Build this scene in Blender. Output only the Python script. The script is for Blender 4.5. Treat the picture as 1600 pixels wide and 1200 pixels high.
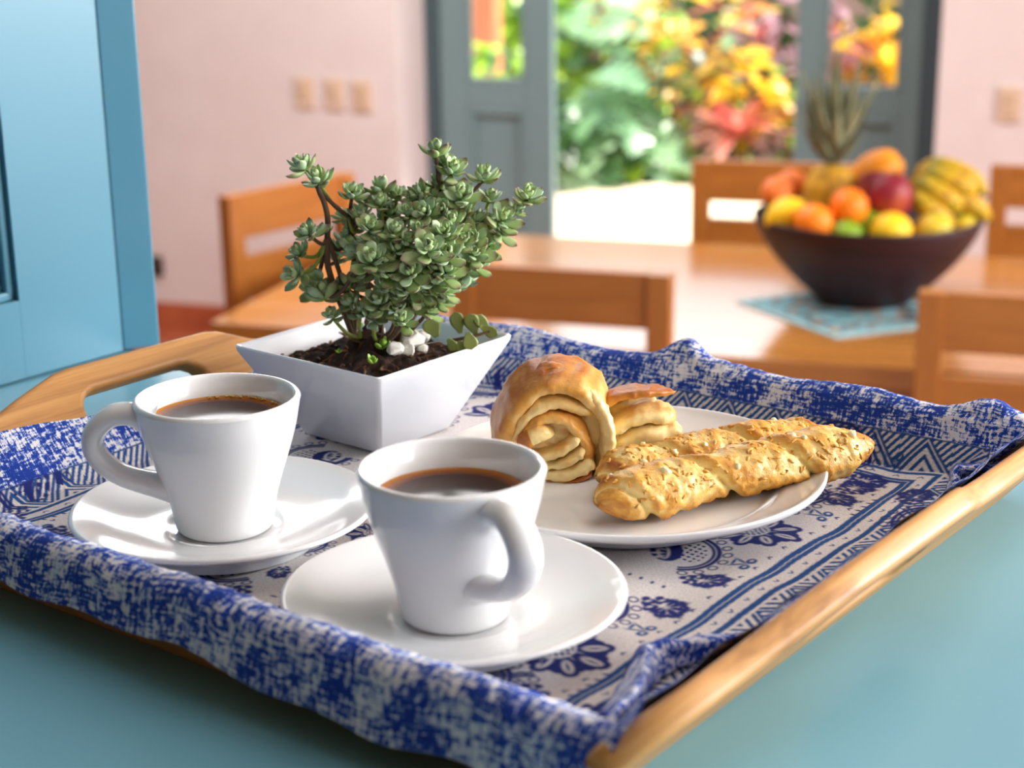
import bpy, bmesh, math, random
import numpy as np
from mathutils import Vector, Matrix, noise, Euler

for o in list(bpy.data.objects): bpy.data.objects.remove(o)
sc = bpy.context.scene
C = sc.collection
PI = math.pi
random.seed(7); rng = np.random.default_rng(7)

# ------------------------------------------------------------------ camera
FPX, PIT, ROLL, CAMZ = 2594.15, math.radians(16.554), math.radians(-0.762), 1.58
TZ = 1.284                                   # height of the tray cloth above the floor
fw = Vector((0, math.cos(PIT), -math.sin(PIT))); up0 = Vector((0, math.sin(PIT), math.cos(PIT))); rt0 = Vector((1, 0, 0))
rt = rt0*math.cos(ROLL) + up0*math.sin(ROLL); up = -rt0*math.sin(ROLL) + up0*math.cos(ROLL)
cam_d = bpy.data.cameras.new('camera'); cam = bpy.data.objects.new('camera', cam_d); C.objects.link(cam)
M = Matrix((rt, up, -fw)).transposed().to_4x4(); M.translation = (0, 0, CAMZ)
cam.matrix_world = M
cam_d.sensor_width = 36; cam_d.lens = FPX/1600*36; cam_d.clip_start = .02; cam_d.clip_end = 200
cam_d.dof.use_dof = True; cam_d.dof.focus_distance = .83; cam_d.dof.aperture_fstop = 8.2
sc.camera = cam
# ------------------------------------------------------------------ frames
TH = math.radians(-37.6)                      # tray yaw
EX = Vector((math.cos(TH), math.sin(TH), 0)); EY = Vector((-math.sin(TH), math.cos(TH), 0))
def T(a, b, z=0): return EX*a + EY*b + Vector((0, 0, TZ+z))
RA = math.radians(-17)                        # dining room yaw
RV = Vector((math.cos(RA), math.sin(RA), 0)); SV = Vector((-math.sin(RA), math.cos(RA), 0))
def RM(r, s, z=0): return RV*r + SV*s + Vector((0, 0, z))
def ray(px, py): return fw + rt*((px-800)/FPX) - up*((py-600)/FPX)
O = Vector((0, 0, CAMZ))
def atY(px, py, y): d = ray(px, py); return O + d*(y/d.y)
def atZ(px, py, z): d = ray(px, py); return O + d*((z-CAMZ)/d.z)
def atS(px, py, s): d = ray(px, py); return O + d*(s/d.dot(SV))
def rS(px, s, py=150): p = atS(px, py, s); return p.dot(RV)

# ------------------------------------------------------------------ world, sun, window light, added fill lights, exposure
w = bpy.data.worlds.new('sky'); sc.world = w; w.use_nodes = True
bg = w.node_tree.nodes['Background']; bg.inputs[0].default_value = (.80, .90, 1, 1); bg.inputs[1].default_value = 1.7
def sun(name, dirv, energy, ang, col):
    l = bpy.data.lights.new(name, 'SUN'); l.energy = energy; l.angle = math.radians(ang); l.color = col
    o = bpy.data.objects.new(name, l); C.objects.link(o); o.rotation_euler = Vector(dirv).to_track_quat('-Z', 'Y').to_euler(); o.location = (2, 8, 8); return o
sun('sun', -(RV*.55 + SV*.25 + Vector((0, 0, 1.0))), 6.5, 1.0, (1, .95, .86))
def area(name, loc, target, sx, sy, energy, col=(1, 1, 1)):
    l = bpy.data.lights.new(name, 'AREA'); l.shape = 'RECTANGLE'; l.size = sx; l.size_y = sy; l.energy = energy; l.color = col
    o = bpy.data.objects.new(name, l); C.objects.link(o); o.location = loc
    o.rotation_euler = (Vector(target)-Vector(loc)).to_track_quat('-Z', 'Y').to_euler(); return o
area('kitchen_window_light', (2.1, .05, 1.95), T(-.5, .6), 1.2, .9, 19, (.97, .985, 1))
area('pass_window_light', RM(2.3, 2.1, 1.98), T(-.5, .6), 1.6, .9, 64, (.97, .985, 1))
area('kitchen_top_fill', RM(.1, 1.0, 2.55), RM(.1, 1.0, 0), 1.0, 1.0, 2.5, (.98, .98, 1))  # added weak overhead fill for soft top light on the tray, no lamp known
area('dining_side_fill', RM(2.5, 3.7, 1.8), RM(-1.6, 4.6, 1.0), 2.0, 1.5, 50, (.98, .99, 1))  # added fill from the right for wall and table, no window known
area('dining_top_fill', RM(-1.7, 3.7, 2.55), RM(-1.7, 3.7, 0), 2.2, 1.6, 44, (.98, .99, 1))  # added overhead fill to even out the back wall, no lamp known
vs = sc.view_settings
vs.view_transform = 'Standard'; vs.look = 'None'; vs.gamma = 1; vs.use_curve_mapping = False; vs.exposure = .88
try:
    sc.cycles.use_denoising = True; sc.cycles.caustics_reflective = False; sc.cycles.caustics_refractive = False
    sc.cycles.sample_clamp_indirect = 6
except Exception: pass

# ------------------------------------------------------------------ materials
def srgb(r, g, b):
    f = lambda c: (c/255/12.92) if c/255 <= .04045 else ((c/255+.055)/1.055)**2.4
    return (f(r), f(g), f(b), 1)
class Mat:
    def __init__(s, name):
        s.m = bpy.data.materials.new(name); s.m.use_nodes = True; s.n = s.m.node_tree.nodes; s.l = s.m.node_tree.links
        s.b = s.n['Principled BSDF']
    def node(s, t, **k):
        x = s.n.new(t)
        for a, v in k.items(): setattr(x, a, v)
        return x
    def link(s, a, b): s.l.new(a, b)
    def coord(s, scale=(1, 1, 1), kind='Object', rot=(0, 0, 0)):
        tc = s.node('ShaderNodeTexCoord'); mp = s.node('ShaderNodeMapping'); s.link(tc.outputs[kind], mp.inputs[0])
        mp.inputs['Scale'].default_value = scale; mp.inputs['Rotation'].default_value = rot; return mp.outputs[0]
    def noise(s, vec, scale, detail=4, rough=.55, dist=0):
        n = s.node('ShaderNodeTexNoise'); s.link(vec, n.inputs['Vector']); n.inputs['Scale'].default_value = scale
        n.inputs['Detail'].default_value = detail; n.inputs['Roughness'].default_value = rough; n.inputs['Distortion'].default_value = dist; return n.outputs['Fac']
    def ramp(s, fac, stops, interp='LINEAR'):
        r = s.node('ShaderNodeValToRGB'); s.link(fac, r.inputs[0]); e = r.color_ramp; e.interpolation = interp
        e.elements[0].position, e.elements[0].color = stops[0]; e.elements[1].position, e.elements[1].color = stops[-1]
        for p, c in stops[1:-1]: x = e.elements.new(p); x.color = c
        return r.outputs[0]
    def mix(s, fac, a, b, mode='MIX'):
        m = s.node('ShaderNodeMix', data_type='RGBA', blend_type=mode)
        for i, v in ((0, fac), (6, a), (7, b)):
            if isinstance(v, (tuple, float, int)): m.inputs[i].default_value = v
            else: s.link(v, m.inputs[i])
        return m.outputs[2]
    def math(s, op, a, b=0.0, clamp=False):
        m = s.node('ShaderNodeMath', operation=op, use_clamp=clamp)
        for i, v in ((0, a), (1, b)):
            if isinstance(v, (float, int)): m.inputs[i].default_value = v
            else: s.link(v, m.inputs[i])
        return m.outputs[0]
    def attr(s, name): a = s.node('ShaderNodeAttribute'); a.attribute_name = name; return a
    def bump(s, h, strength=.3, dist=.001):
        b = s.node('ShaderNodeBump'); s.link(h, b.inputs['Height']); b.inputs['Strength'].default_value = strength; b.inputs['Distance'].default_value = dist
        s.link(b.outputs[0], s.b.inputs['Normal'])
    def col(s, c):
        if isinstance(c, tuple): s.b.inputs['Base Color'].default_value = c
        else: s.link(c, s.b.inputs['Base Color'])
        return s
    def set(s, **k):
        nm = dict(rough='Roughness', metal='Metallic', spec='Specular IOR Level', coat='Coat Weight', coatr='Coat Roughness', sss='Subsurface Weight', trans='Transmission Weight', sheen='Sheen Weight')
        for a, v in k.items(): s.b.inputs[nm[a]].default_value = v
        return s
def simple(name, c, rough=.5, var=.12, scale=20, coat=0, bump=0, bscale=80, **k):
    m = Mat(name); v = m.coord(); n = m.noise(v, scale)
    d = tuple(x*(1-var) for x in c[:3])+(1,); l = tuple(min(1, x*(1+var)) for x in c[:3])+(1,)
    m.col(m.ramp(n, [(.3, d), (.7, l)])).set(rough=rough, coat=coat, **k)
    if bump: m.bump(m.noise(v, bscale), bump)
    return m.m
def wood(name, dark, mid, light, gscale=(6, 60, 60), rough=.35, coat=.3, plank=None, bump=.05):
    m = Mat(name); v = m.coord(gscale); n = m.noise(v, 1.0, 6, .6, .6); n2 = m.noise(m.coord((gscale[0]*.3, gscale[1]*.25, gscale[2]*.25)), 1.0, 3)
    c = m.ramp(n, [(.25, dark), (.5, mid), (.78, light)]); c = m.mix(m.math('MULTIPLY', n2, .5), c, mid)
    m.col(c).set(rough=rough, coat=coat, coatr=.15)
    if bump: m.bump(n, bump, .0006)
    return m.m

MT = {}
MT['bamboo'] = wood('bamboo', srgb(176, 116, 56), srgb(208, 150, 84), srgb(226, 178, 112), (9, 120, 160), .42, .15)
MT['bamboo_r'] = wood('bamboo_pale', srgb(134, 80, 34), srgb(194, 138, 74), srgb(228, 180, 114), (7, 150, 200), .46, .05, bump=.12)
MT['board'] = wood('tray_board', srgb(150, 96, 48), srgb(180, 122, 66), srgb(196, 142, 84), (9, 90, 90), .5, .1)
MT['table'] = wood('table_wood', srgb(156, 98, 42), srgb(178, 118, 54), srgb(192, 134, 70), (3, 30, 30), .18, .8)
MT['chair'] = wood('chair_wood', srgb(142, 84, 32), srgb(166, 103, 42), srgb(182, 120, 56), (30, 30, 4), .35, .3)
MT['chair_h'] = wood('chair_rail_wood', srgb(142, 84, 32), srgb(166, 103, 42), srgb(182, 120, 56), (4, 30, 30), .35, .3)
MT['china'] = simple('glazed_china', srgb(233, 234, 235), .17, .012, 8, coat=.35)
MT['pot'] = simple('pot_glaze', srgb(226, 230, 238), .08, .012, 8, coat=.6)
def paint(name, c, rough, coat, bump=.06):
    m = Mat(name); v = m.coord((1, 1, 1)); n = m.noise(v, 3, 3); n2 = m.noise(m.coord((3, 90, 3)), 3.0, 4)
    d = tuple(x*.93 for x in c[:3])+(1,); m.col(m.mix(m.math('MULTIPLY', n2, .25), m.ramp(n, [(.3, d), (.7, c)]), c)).set(rough=rough, coat=coat, coatr=.2)
    m.bump(n2, bump, .0008); return m.m
MT['counter'] = paint('counter_paint', srgb(118, 178, 198), .38, .2)
MT['shutter'] = paint('shutter_paint', srgb(80, 136, 158), .36, .2)
MT['post'] = paint('post_paint', srgb(82, 138, 162), .26, .35)
MT['door'] = paint('door_paint', srgb(112, 136, 138), .45, .1)
MT['frame'] = paint('door_frame_paint', srgb(66, 84, 90), .5, .05)
def plaster():
    m = Mat('pink_plaster'); v = m.coord(); n = m.noise(v, 2.2, 5, .6); n2 = m.noise(v, 26, 5)
    m.col(m.ramp(n, [(.3, srgb(214, 198, 195)), (.7, srgb(224, 212, 209))])).set(rough=.85); m.bump(n2, .35, .006); return m.m
MT['wall'] = plaster()
MT['ceil'] = simple('unseen_ceiling_darkened', srgb(196, 178, 158), .9, .04, 3)  # unseen ceiling, tone darkened to cut bounced light
def terracotta():
    m = Mat('terracotta'); v = m.coord(); n = m.noise(v, 5, 4)
    m.col(m.ramp(n, [(.3, srgb(150, 70, 44)), (.7, srgb(186, 100, 66))])).set(rough=.4, coat=.2); return m.m
MT['terra'] = terracotta()
MT['grout'] = simple('grout', srgb(120, 92, 76), .9, .05)
MT['dark_wall'] = simple('unseen_wall_darkened', srgb(120, 92, 70), .6, .1, 4)  # invented dark tone for the unseen walls, lowers ambient bounce
MT['switch'] = simple('switch_plastic', srgb(216, 190, 168), .4, .02)
MT['switch_d'] = simple('switch_rocker', srgb(204, 176, 146), .4, .02)
MT['dark'] = simple('dark_metal', srgb(60, 46, 42), .5, .1)

# ------------------------------------------------------------------ object helpers
def tag(o, label=None, cat=None, group=None, kind=None):
    if label: o['label'] = label
    if cat: o['category'] = cat
    if group: o['group'] = group
    if kind: o['kind'] = kind
    return o
def empty(name, loc=(0, 0, 0), rz=0, label=None, cat=None, group=None):
    o = bpy.data.objects.new(name, None); C.objects.link(o); o.location = loc; o.rotation_euler = (0, 0, rz); o.empty_display_size = .02
    return tag(o, label, cat, group)
def link(name, me, mat=None, parent=None, loc=(0, 0, 0), rz=0, smooth=True):
    o = bpy.data.objects.new(name, me); C.objects.link(o); o.location = loc
    if rz: o.rotation_euler = (0, 0, rz)
    if parent: o.parent = parent
    if mat and not me.materials: me.materials.append(mat)
    if smooth and len(me.polygons): me.polygons.foreach_set('use_smooth', [True]*len(me.polygons))
    return o
def mesh(name, V, F): me = bpy.data.meshes.new(name); me.from_pydata([tuple(v) for v in V], [], F); me.update(); return me
def from_bm(name, bm): me = bpy.data.meshes.new(name); bm.to_mesh(me); bm.free(); return me
def box_bm(bm, cx, cy, cz, sx, sy, sz, bev=0, rot=None):
    m = Matrix.Translation((cx, cy, cz)) @ (rot.to_4x4() if rot else Matrix.Identity(4)) @ Matrix.Diagonal((sx, sy, sz, 1))
    r = bmesh.ops.create_cube(bm, size=1, matrix=m)
    if bev:
        es = list({e for v in r['verts'] for e in v.link_edges})
        bmesh.ops.bevel(bm, geom=es, offset=bev, segments=2, affect='EDGES', profile=.5)
def box(name, c, s, mat, parent=None, bev=.002, loc=(0, 0, 0), rz=0, smooth=False):
    bm = bmesh.new(); box_bm(bm, *c, *s, bev); return link(name, from_bm(name, bm), mat, parent, loc, rz, smooth)
def grid_faces(nu, nv, wrapu=False, wrapv=False, off=0):
    F = []
    for i in range(nu if wrapu else nu-1):
        for j in range(nv if wrapv else nv-1):
            a = i*nv+j; b = ((i+1) % nu)*nv+j; c = ((i+1) % nu)*nv+(j+1) % nv; d = i*nv+(j+1) % nv
            F.append((a+off, b+off, c+off, d+off))
    return F
def lathe(name, prof, seg=64):
    V = []; n = len(prof)
    for i in range(seg):
        a = 2*PI*i/seg
        for r, z in prof: V.append((r*math.cos(a), r*math.sin(a), z))
    return mesh(name, V, [f[::-1] for f in grid_faces(seg, n, True, False)][::1])
def smoothprof(pts, n=6):
    "Catmull-Rom through (r,z) points"
    P = [pts[0]]+list(pts)+[pts[-1]]; out = []
    for i in range(1, len(P)-2):
        for k in range(n):
            t = k/n; r = []
            for d in range(2):
                p0, p1, p2, p3 = (P[i+j][d] for j in (-1, 0, 1, 2))
                r.append(.5*((2*p1)+(-p0+p2)*t+(2*p0-5*p1+4*p2-p3)*t*t+(-p0+3*p1-3*p2+p3)*t**3))
            out.append((max(r[0], 0), r[1]))
    out.append(tuple(pts[-1])); return out
def crom(pts, n=6):
    P = [pts[0]]+list(pts)+[pts[-1]]; out = []
    for i in range(1, len(P)-2):
        for k in range(n):
            t = k/n; p0, p1, p2, p3 = (Vector(P[i+j]) for j in (-1, 0, 1, 2))
            out.append(.5*((2*p1)+(-p0+p2)*t+(2*p0-5*p1+4*p2-p3)*t*t+(-p0+3*p1-3*p2+p3)*t**3))
    out.append(Vector(pts[-1])); return out
def tube_data(path, radii, seg=8, flat=1.0, V=None, F=None, cap=True, side=None):
    V = [] if V is None else V; F = [] if F is None else F; off = len(V); n = len(path)
    for i, p in enumerate(path):
        t = (path[min(i+1, n-1)]-path[max(i-1, 0)]).normalized()
        u = Vector(side) if side else (Vector((0, 0, 1)) if abs(t.z) < .9 else Vector((1, 0, 0)))
        s = t.cross(u).normalized(); k = s.cross(t).normalized(); r = radii[i] if hasattr(radii, '__len__') else radii
        for j in range(seg):
            a = 2*PI*j/seg; V.append(p + s*(math.cos(a)*r) + k*(math.sin(a)*r*flat))
    F += [f[::-1] for f in grid_faces(n, seg, False, True, off)]
    if cap: F.append(tuple(off+j for j in range(seg))); F.append(tuple(off+(n-1)*seg+j for j in range(seg))[::-1])
    return V, F
def tube(name, path, radii, mat, parent=None, seg=8, flat=1.0, side=None, loc=(0, 0, 0)):
    V, F = tube_data([Vector(p) for p in path], radii, seg, flat, side=side); return link(name, mesh(name, V, F), mat, parent, loc)
def fbm(p, s, o=3): return noise.fractal(Vector(p)*s, 1.0, 2.0, o)
def setattr_f(me, name, vals):
    a = me.attributes.new(name, 'FLOAT', 'POINT'); a.data.foreach_set('value', np.asarray(vals, dtype=np.float32))
def poly_extrude(name, outline, depth, holes=(), bev=0.0, bres=2):
    "2D outline (x,y) with holes -> slab of thickness depth along z, rounded edges"
    cu = bpy.data.curves.new(name, 'CURVE'); cu.dimensions = '2D'; cu.fill_mode = 'BOTH'; cu.extrude = max(depth/2-bev, 1e-5); cu.bevel_depth = bev; cu.bevel_resolution = bres
    cu.offset = -bev
    for pts in (outline,)+tuple(holes):
        sp = cu.splines.new('POLY'); sp.points.add(len(pts)-1); sp.use_cyclic_u = True
        for i, (x, y) in enumerate(pts): sp.points[i].co = (x, y, 0, 1)
    ob = bpy.data.objects.new(name, cu); C.objects.link(ob); bpy.context.view_layer.update()
    me = bpy.data.meshes.new_from_object(ob.evaluated_get(bpy.context.evaluated_depsgraph_get()))
    bpy.data.objects.remove(ob); bpy.data.curves.remove(cu); me.name = name; return me

# ================================================================== THE ROOM (room frame: r along the door wall, s into the depth)
WS = 5.5; DS = 5.82
def rbox(name, r0, r1, s0, s1, z0, z1, mat, parent=None, bev=.003, kind=None):
    o = box(name, (0, 0, 0), (abs(r1-r0), abs(s1-s0), abs(z1-z0)), mat, parent, bev)
    c = RM((r0+r1)/2, (s0+s1)/2, (z0+z1)/2)
    if parent: o.location = ((r0+r1)/2, (s0+s1)/2, (z0+z1)/2)
    else: o.location = c; o.rotation_euler = (0, 0, RA)
    if kind: o['kind'] = kind
    return o
def struct(o, label=None): o['kind'] = 'structure'; (label and o.__setitem__('label', label)); return o
R0, R1 = -3.35, 2.75
DL = rS(620, WS); DR = rS(1465, WS)           # recess of the doorway in the wall
FL = struct(rbox('floor', R0, R1, -2.2, 5.85, -.06, -.006, MT['grout'], None, 0), 'terracotta tiled floor of the dining room')
tile = box('floor_tile', (0, 0, 0), (.294, .294, .02), MT['terra'], None, .003).data
bpy.data.objects.remove(bpy.data.objects['floor_tile'])
for i in range(20):
    for j in range(11):
        t = link('tile', tile, None, FL, smooth=False); t.location = (R0-((R0+R1)/2)+.175+i*.3, 5.35-j*.3-1.825, .027)
bw = rbox('wall_back', R0, DL, WS, WS+.42, .0, 2.7, MT['wall'], None, 0, 'structure'); bw['label'] = 'pale pink plaster wall left of the garden door'
bw2 = rbox('wall_back_right', DR, R1, WS, WS+.42, .0, 2.7, MT['wall'], None, 0, 'structure'); bw2['label'] = 'pale pink plaster wall right of the garden door'
bw3 = rbox('wall_back_lintel', DL, DR, WS, WS+.42, 2.15, 2.7, MT['wall'], None, 0, 'structure')
rbox('wall_left', R0-.15, R0, -2.2, 5.92, 0, 2.7, MT['dark_wall'], None, 0, 'structure')
rbox('wall_right', R1, R1+.15, -2.2, 5.92, 0, 2.7, MT['wall'], None, 0, 'structure')
rbox('wall_front', R0, R1, -2.35, -2.2, 0, 2.7, MT['dark_wall'], None, 0, 'structure')
rbox('ceiling', R0-.15, R1+.15, -2.35, 6.1, 2.7, 2.8, MT['ceil'], None, 0, 'structure')
bb = struct(empty('baseboard_back', RM(R0, WS, 0), RA), 'row of terracotta baseboard tiles under the pink wall')
for i in range(5):
    box('baseboard_tile', (.125+i*.25, -.007, .048), (.246, .014, .096), MT['terra'], bb, .003)
# door frame, two leaves
fr = struct(empty('trim_1', RM(0, DS, 0), RA), 'dark blue-grey frame around the garden doorway')
jl0 = rS(668, DS); jl1 = rS(690, DS); jr0 = rS(1436, DS); jr1 = rS(1475, DS)
for a, b in ((DL-.02, jl1), (jr0, jr1+.1)):
    box('jamb', ((a+b)/2, .03, 1.06), (b-a, .10, 2.12), MT['frame'], fr, .003)
box('head', ((jl0+jr1)/2, .03, 2.13), (jr1-jl0, .10, .06), MT['frame'], fr, .003)
def leaf(name, r0, r1, win, zwin, zpan, label):
    "door leaf: stiles, rails, glass pane above, recessed panel below"
    d = struct(empty(name, RM(0, DS, 0), RA), label)
    wl, wr = win; t = .045
    for a, b in ((r0, wl), (wr, r1)): box('stile', ((a+b)/2, 0, 1.05), (b-a, t, 2.08), MT['door'], d, .004)
    for z0, z1 in ((.02, .18), (zpan, zwin), (1.95, 2.09)): box('rail', ((wl+wr)/2, 0, (z0+z1)/2), (wr-wl, t*.98, z1-z0), MT['door'], d, .004)
    pn = box('panel', ((wl+wr)/2, .012, (.18+zpan)/2), (wr-wl, .012, zpan-.18), MT['door'], d, .002)
    ga = box('pane', ((wl+wr)/2, .004, (zwin+1.95)/2), (wr-wl, .004, 1.95-zwin), MT['glass'], d, 0)
    for x in (wl+.012, wr-.012): box('moulding', (x, -.006, (.18+zpan)/2), (.024, .026, zpan-.18), MT['door'], pn, .006)
    box('moulding', ((wl+wr)/2, -.006, zpan-.012), (wr-wl-.048, .026, .024), MT['door'], pn, .006)
    for x in (wl+.007, wr-.007): box('glazing_bead', (x, 0, (zwin+1.95)/2), (.014, .05, 1.95-zwin), MT['door'], ga, .003)
    box('glazing_bead', ((wl+wr)/2, 0, zwin+.007), (wr-wl-.03, .05, .014), MT['door'], ga, .003)
    return d
g = Mat('pane_glass'); tr = g.node('ShaderNodeBsdfTransparent'); gl = g.node('ShaderNodeBsdfGlossy'); gl.inputs['Roughness'].default_value = .03
fz = g.node('ShaderNodeFresnel'); fz.inputs[0].default_value = 1.45; ms = g.node('ShaderNodeMixShader'); g.link(fz.outputs[0], ms.inputs[0]); g.link(tr.outputs[0], ms.inputs[1]); g.link(gl.outputs[0], ms.inputs[2])
g.link(ms.outputs[0], g.n['Material Output'].inputs[0]); MT['glass'] = g.m
zw = atS(775, 128, DS).z; zp = atS(775, 170, DS).z
leaf('door_1', rS(692, DS), rS(866, DS), (rS(732, DS), rS(824, DS)), zw, zp, 'left blue-grey door leaf with glass pane above a recessed panel')
zw = atS(1345, 141, DS).z; zp = atS(1345, 184, DS).z
leaf('door_2', rS(1244, DS), rS(1437, DS), (rS(1286, DS), rS(1406, DS)), zw, zp, 'right blue-grey door leaf behind the pineapple')
# switches
def switch(px, py, label, rock):
    p = atS(px, py, WS); e = empty('light_switch', p - SV*.0, RA, label, 'switch')
    e = box('plate', (0, -.006, 0), (.075, .012, .112), MT['switch'], e, .004)
    if rock == 'double':
        for z in (-.02, .02): box('rocker', (0, -.014, z), (.034, .008, .034), MT['switch_d'], e, .002)
    else: box('rocker', (0, -.015, .008), (.024, .010, .055), MT['switch_d'], e, .003)
    for z in (-.044, .044): box('screw', (0, -.0125, z), (.006, .003, .006), MT['switch_d'], e, .001)
switch(478, 145, 'leftmost of three beige switch plates on the pink wall', 'one')
switch(524, 147, 'middle of three beige switch plates on the pink wall', 'one')
switch(567, 150, 'beige outlet plate nearest the door recess, right of two switches', 'double')
switch(1578, 163, 'single beige switch plate on the pink wall right of the door', 'double')
p = atS(247, 415, WS); e = empty('wall_socket', p, RA, 'small dark wall socket low on the pink wall beside the blue post', 'socket')
e = box('plate', (0, -.008, 0), (.05, .016, .075), MT['dark'], e, .004); box('face', (0, -.018, 0), (.03, .006, .045), MT['dark'], e, .002)

# ------------------------------------------------------------------ counter, shutter, post
CZ = -.012
pA = atZ(250, 548, TZ+CZ); pB = atZ(1600, 700, TZ+CZ)
ce = (pB-pA).normalized(); cn = Vector((ce.y, -ce.x, 0))      # towards the camera
cx = (pA+pB)/2
ctr = empty('counter', (cx.x, cx.y, 0), math.atan2(ce.y, ce.x), 'glossy light blue painted counter under the bamboo tray', 'counter')
box('counter_top', (0, -.50, TZ+CZ-.02), (2.9, 1.0, .04), MT['counter'], ctr, .004)
box('counter_body', (0, -.44, (TZ+CZ-.04)/2), (2.9, .80, TZ+CZ-.042), MT['ceil'], ctr, 0)
s0 = atZ(0, 606, TZ+CZ); s1 = atZ(193, 551, TZ+CZ); s0.z = s1.z = 0
sd = (s1-s0).normalized(); sn = Vector((sd.y, -sd.x, 0))      # face normal towards the camera
sa = math.atan2(sd.y, sd.x); zb = TZ+CZ+.0015
sh = empty('window_shutter', (s1.x, s1.y, zb), sa, 'light blue painted wooden shutter standing on the counter behind the tray', 'shutter')
SWD = .42; ST = .05
# panel moulding edge position along the shutter
def along(px, py):                               # distance left of the shutter edge, height, for a pixel on the face plane
    d = ray(px, py); t = (s1-Vector((0, 0, 0))).dot(sn)/d.dot(sn); P = O+d*t; return (P-s1).dot(sd), P.z-zb
xm, zm = along(30, 470)
xm2, _ = along(8, 470)
box('stile', (xm/2, .02, .6), (-xm, .04, 1.2), MT['shutter'], sh, .0002)
box('stile', (-SWD+.03, .02, .6), (.06, .04, 1.2), MT['shutter'], sh, .0002)
box('rail', ((xm-SWD+.06)/2, .02, zm/2), (SWD-.06+xm, .04, zm), MT['shutter'], sh, .0002)
box('rail', ((xm-SWD+.06)/2, .02, 1.1), (SWD-.06+xm, .04, .2), MT['shutter'], sh, .0002)
spn = box('panel', ((xm-SWD+.06)/2, .026, zm+.3), (SWD-.06+xm, .012, .62), MT['shutter'], sh, .001)
for dx, dy, ww in ((.003, .012, .006), (.0085, .017, .004)):
    box('moulding', (xm-dx, dy, zm+.35), (ww, .016, .70), MT['shutter'], spn, .0015)
    box('moulding', ((xm-SWD+.06)/2, dy, zm+dx), (SWD-.06+xm, .016, ww), MT['shutter'], spn, .0015)
p0 = atZ(193, 551, TZ+CZ); p1 = atZ(251, 543, TZ+CZ); p0.z = p1.z = 0
pd = (p1-p0).normalized(); pw = (p1-p0).length
po = struct(empty('trim_2', (p0.x, p0.y, zb), math.atan2(pd.y, pd.x)), 'blue painted window post beside the shutter')
box('post', (pw/2, .035, .62), (pw, .07, 1.24), MT['post'], po, .0015)
box('post_back', (-.12, .06, .62), (.24+.002, .06, 1.24), MT['post'], po, .0015)

# ================================================================== DINING TABLE AND CHAIRS
TBZ = .75
tr0, tr1, ts0, ts1 = -1.535, .80, 2.94, 3.94
tb = empty('dining_table', RM((tr0+tr1)/2, (ts0+ts1)/2, 0), RA, 'long polished orange-brown wooden dining table', 'table')
tw, td = tr1-tr0, ts1-ts0
for i in range(6):
    box('plank', (0, -td/2+td/12+i*td/6, TBZ-.02), (tw, td/6-.0012, .04), MT['table'], tb, .0012)
for sx in (-1, 1):
    for sy in (-1, 1): box('leg', (sx*(tw/2-.09), sy*(td/2-.09), .355), (.08, .08, .71), MT['chair'], tb, .004)
for sy in (-1, 1): box('apron', (0, sy*(td/2-.09), .665), (tw-.26, .025, .09), MT['table'], tb, .002)
for sx in (-1, 1): box('apron', (sx*(tw/2-.09), 0, .665), (.025, td-.26, .09), MT['table'], tb, .002)
CH = .912
def build_chair(Wd=.42):
    e = empty('dining_chair')
    pwid = .045
    # back plane at y=0 (outer face), chair faces +y
    for sx in (-1, 1):
        box('rear_post', (sx*(Wd/2-pwid/2), .02, CH/2), (pwid, .04, CH), MT['chair'], e, .003)
        box('front_leg', (sx*(Wd/2-.03), .40, .215), (.045, .045, .43), MT['chair'], e, .003)
        box('side_rail', (sx*(Wd/2-.03), .21, .40), (.022, .335, .06), MT['chair_h'], e, .002)
    z = CH
    for h, gap in ((.105, .045), (.105, .045), (.085, 0)):
        box('back_slat', (0, .02, z-h/2), (Wd-2*pwid, .028, h), MT['chair_h'], e, .002); z -= h+gap
    box('seat', (0, .225, .445), (Wd, .41, .03), MT['chair_h'], e, .006)
    box('front_rail', (0, .40, .40), (Wd-.105, .022, .06), MT['chair_h'], e, .002)
    box('stretcher', (0, .02, .22), (Wd-2*pwid, .022, .035), MT['chair_h'], e, .002)
    return e
def copy_tree(o, parent=None):
    c = o.copy(); C.objects.link(c); c.parent = parent
    for ch in [x for x in o.children]: copy_tree(ch, c)
    return c
chair0 = build_chair()
def edge(px, py, z=CH): return atZ(px, py, z)
def put_chair(o, pl, ang, label, side='L', Wd=.42):
    "pl = world point of the outer top corner of the back; ang = direction of the back's width"
    d = Vector((math.cos(ang), math.sin(ang), 0))
    c = Vector((pl.x, pl.y, 0)) + d*(Wd/2 if side == 'L' else -Wd/2)
    o.location = c; o.rotation_euler = (0, 0, ang); tag(o, label, 'chair', 'dining chairs around the table')
put_chair(chair0, edge(1048, 431), RA, 'wooden dining chair with its back to the tray, right behind the succulent', 'R', .42)
o = copy_tree(chair0); put_chair(o, edge(1435, 457), RA, 'wooden dining chair nearest the right edge, in front of the fruit bowl', 'L')
o = copy_tree(chair0); p = edge(1085, 247); d = Vector((math.cos(RA), math.sin(RA), 0))
o.location = Vector((p.x, p.y, 0))+d*.21; o.rotation_euler = (0, 0, RA+PI); tag(o, 'wooden dining chair across the table, left of the fruit bowl before the garden', 'chair', 'dining chairs around the table')
o = copy_tree(chair0); p = edge(1549, 255)
o.location = Vector((p.x, p.y, 0))+d*.21; o.rotation_euler = (0, 0, RA+PI); tag(o, 'wooden dining chair across the table, right of the bananas', 'chair', 'dining chairs around the table')
o = copy_tree(chair0); pL = edge(379, 304); pR = edge(536, 273); an = math.atan2(pR.y-pL.y, pR.x-pL.x)
c = (pL+pR)/2; o.location = (c.x, c.y, 0); o.rotation_euler = (0, 0, an); tag(o, 'wooden dining chair at the left end of the table, seen behind the succulent', 'chair', 'dining chairs around the table')

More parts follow.
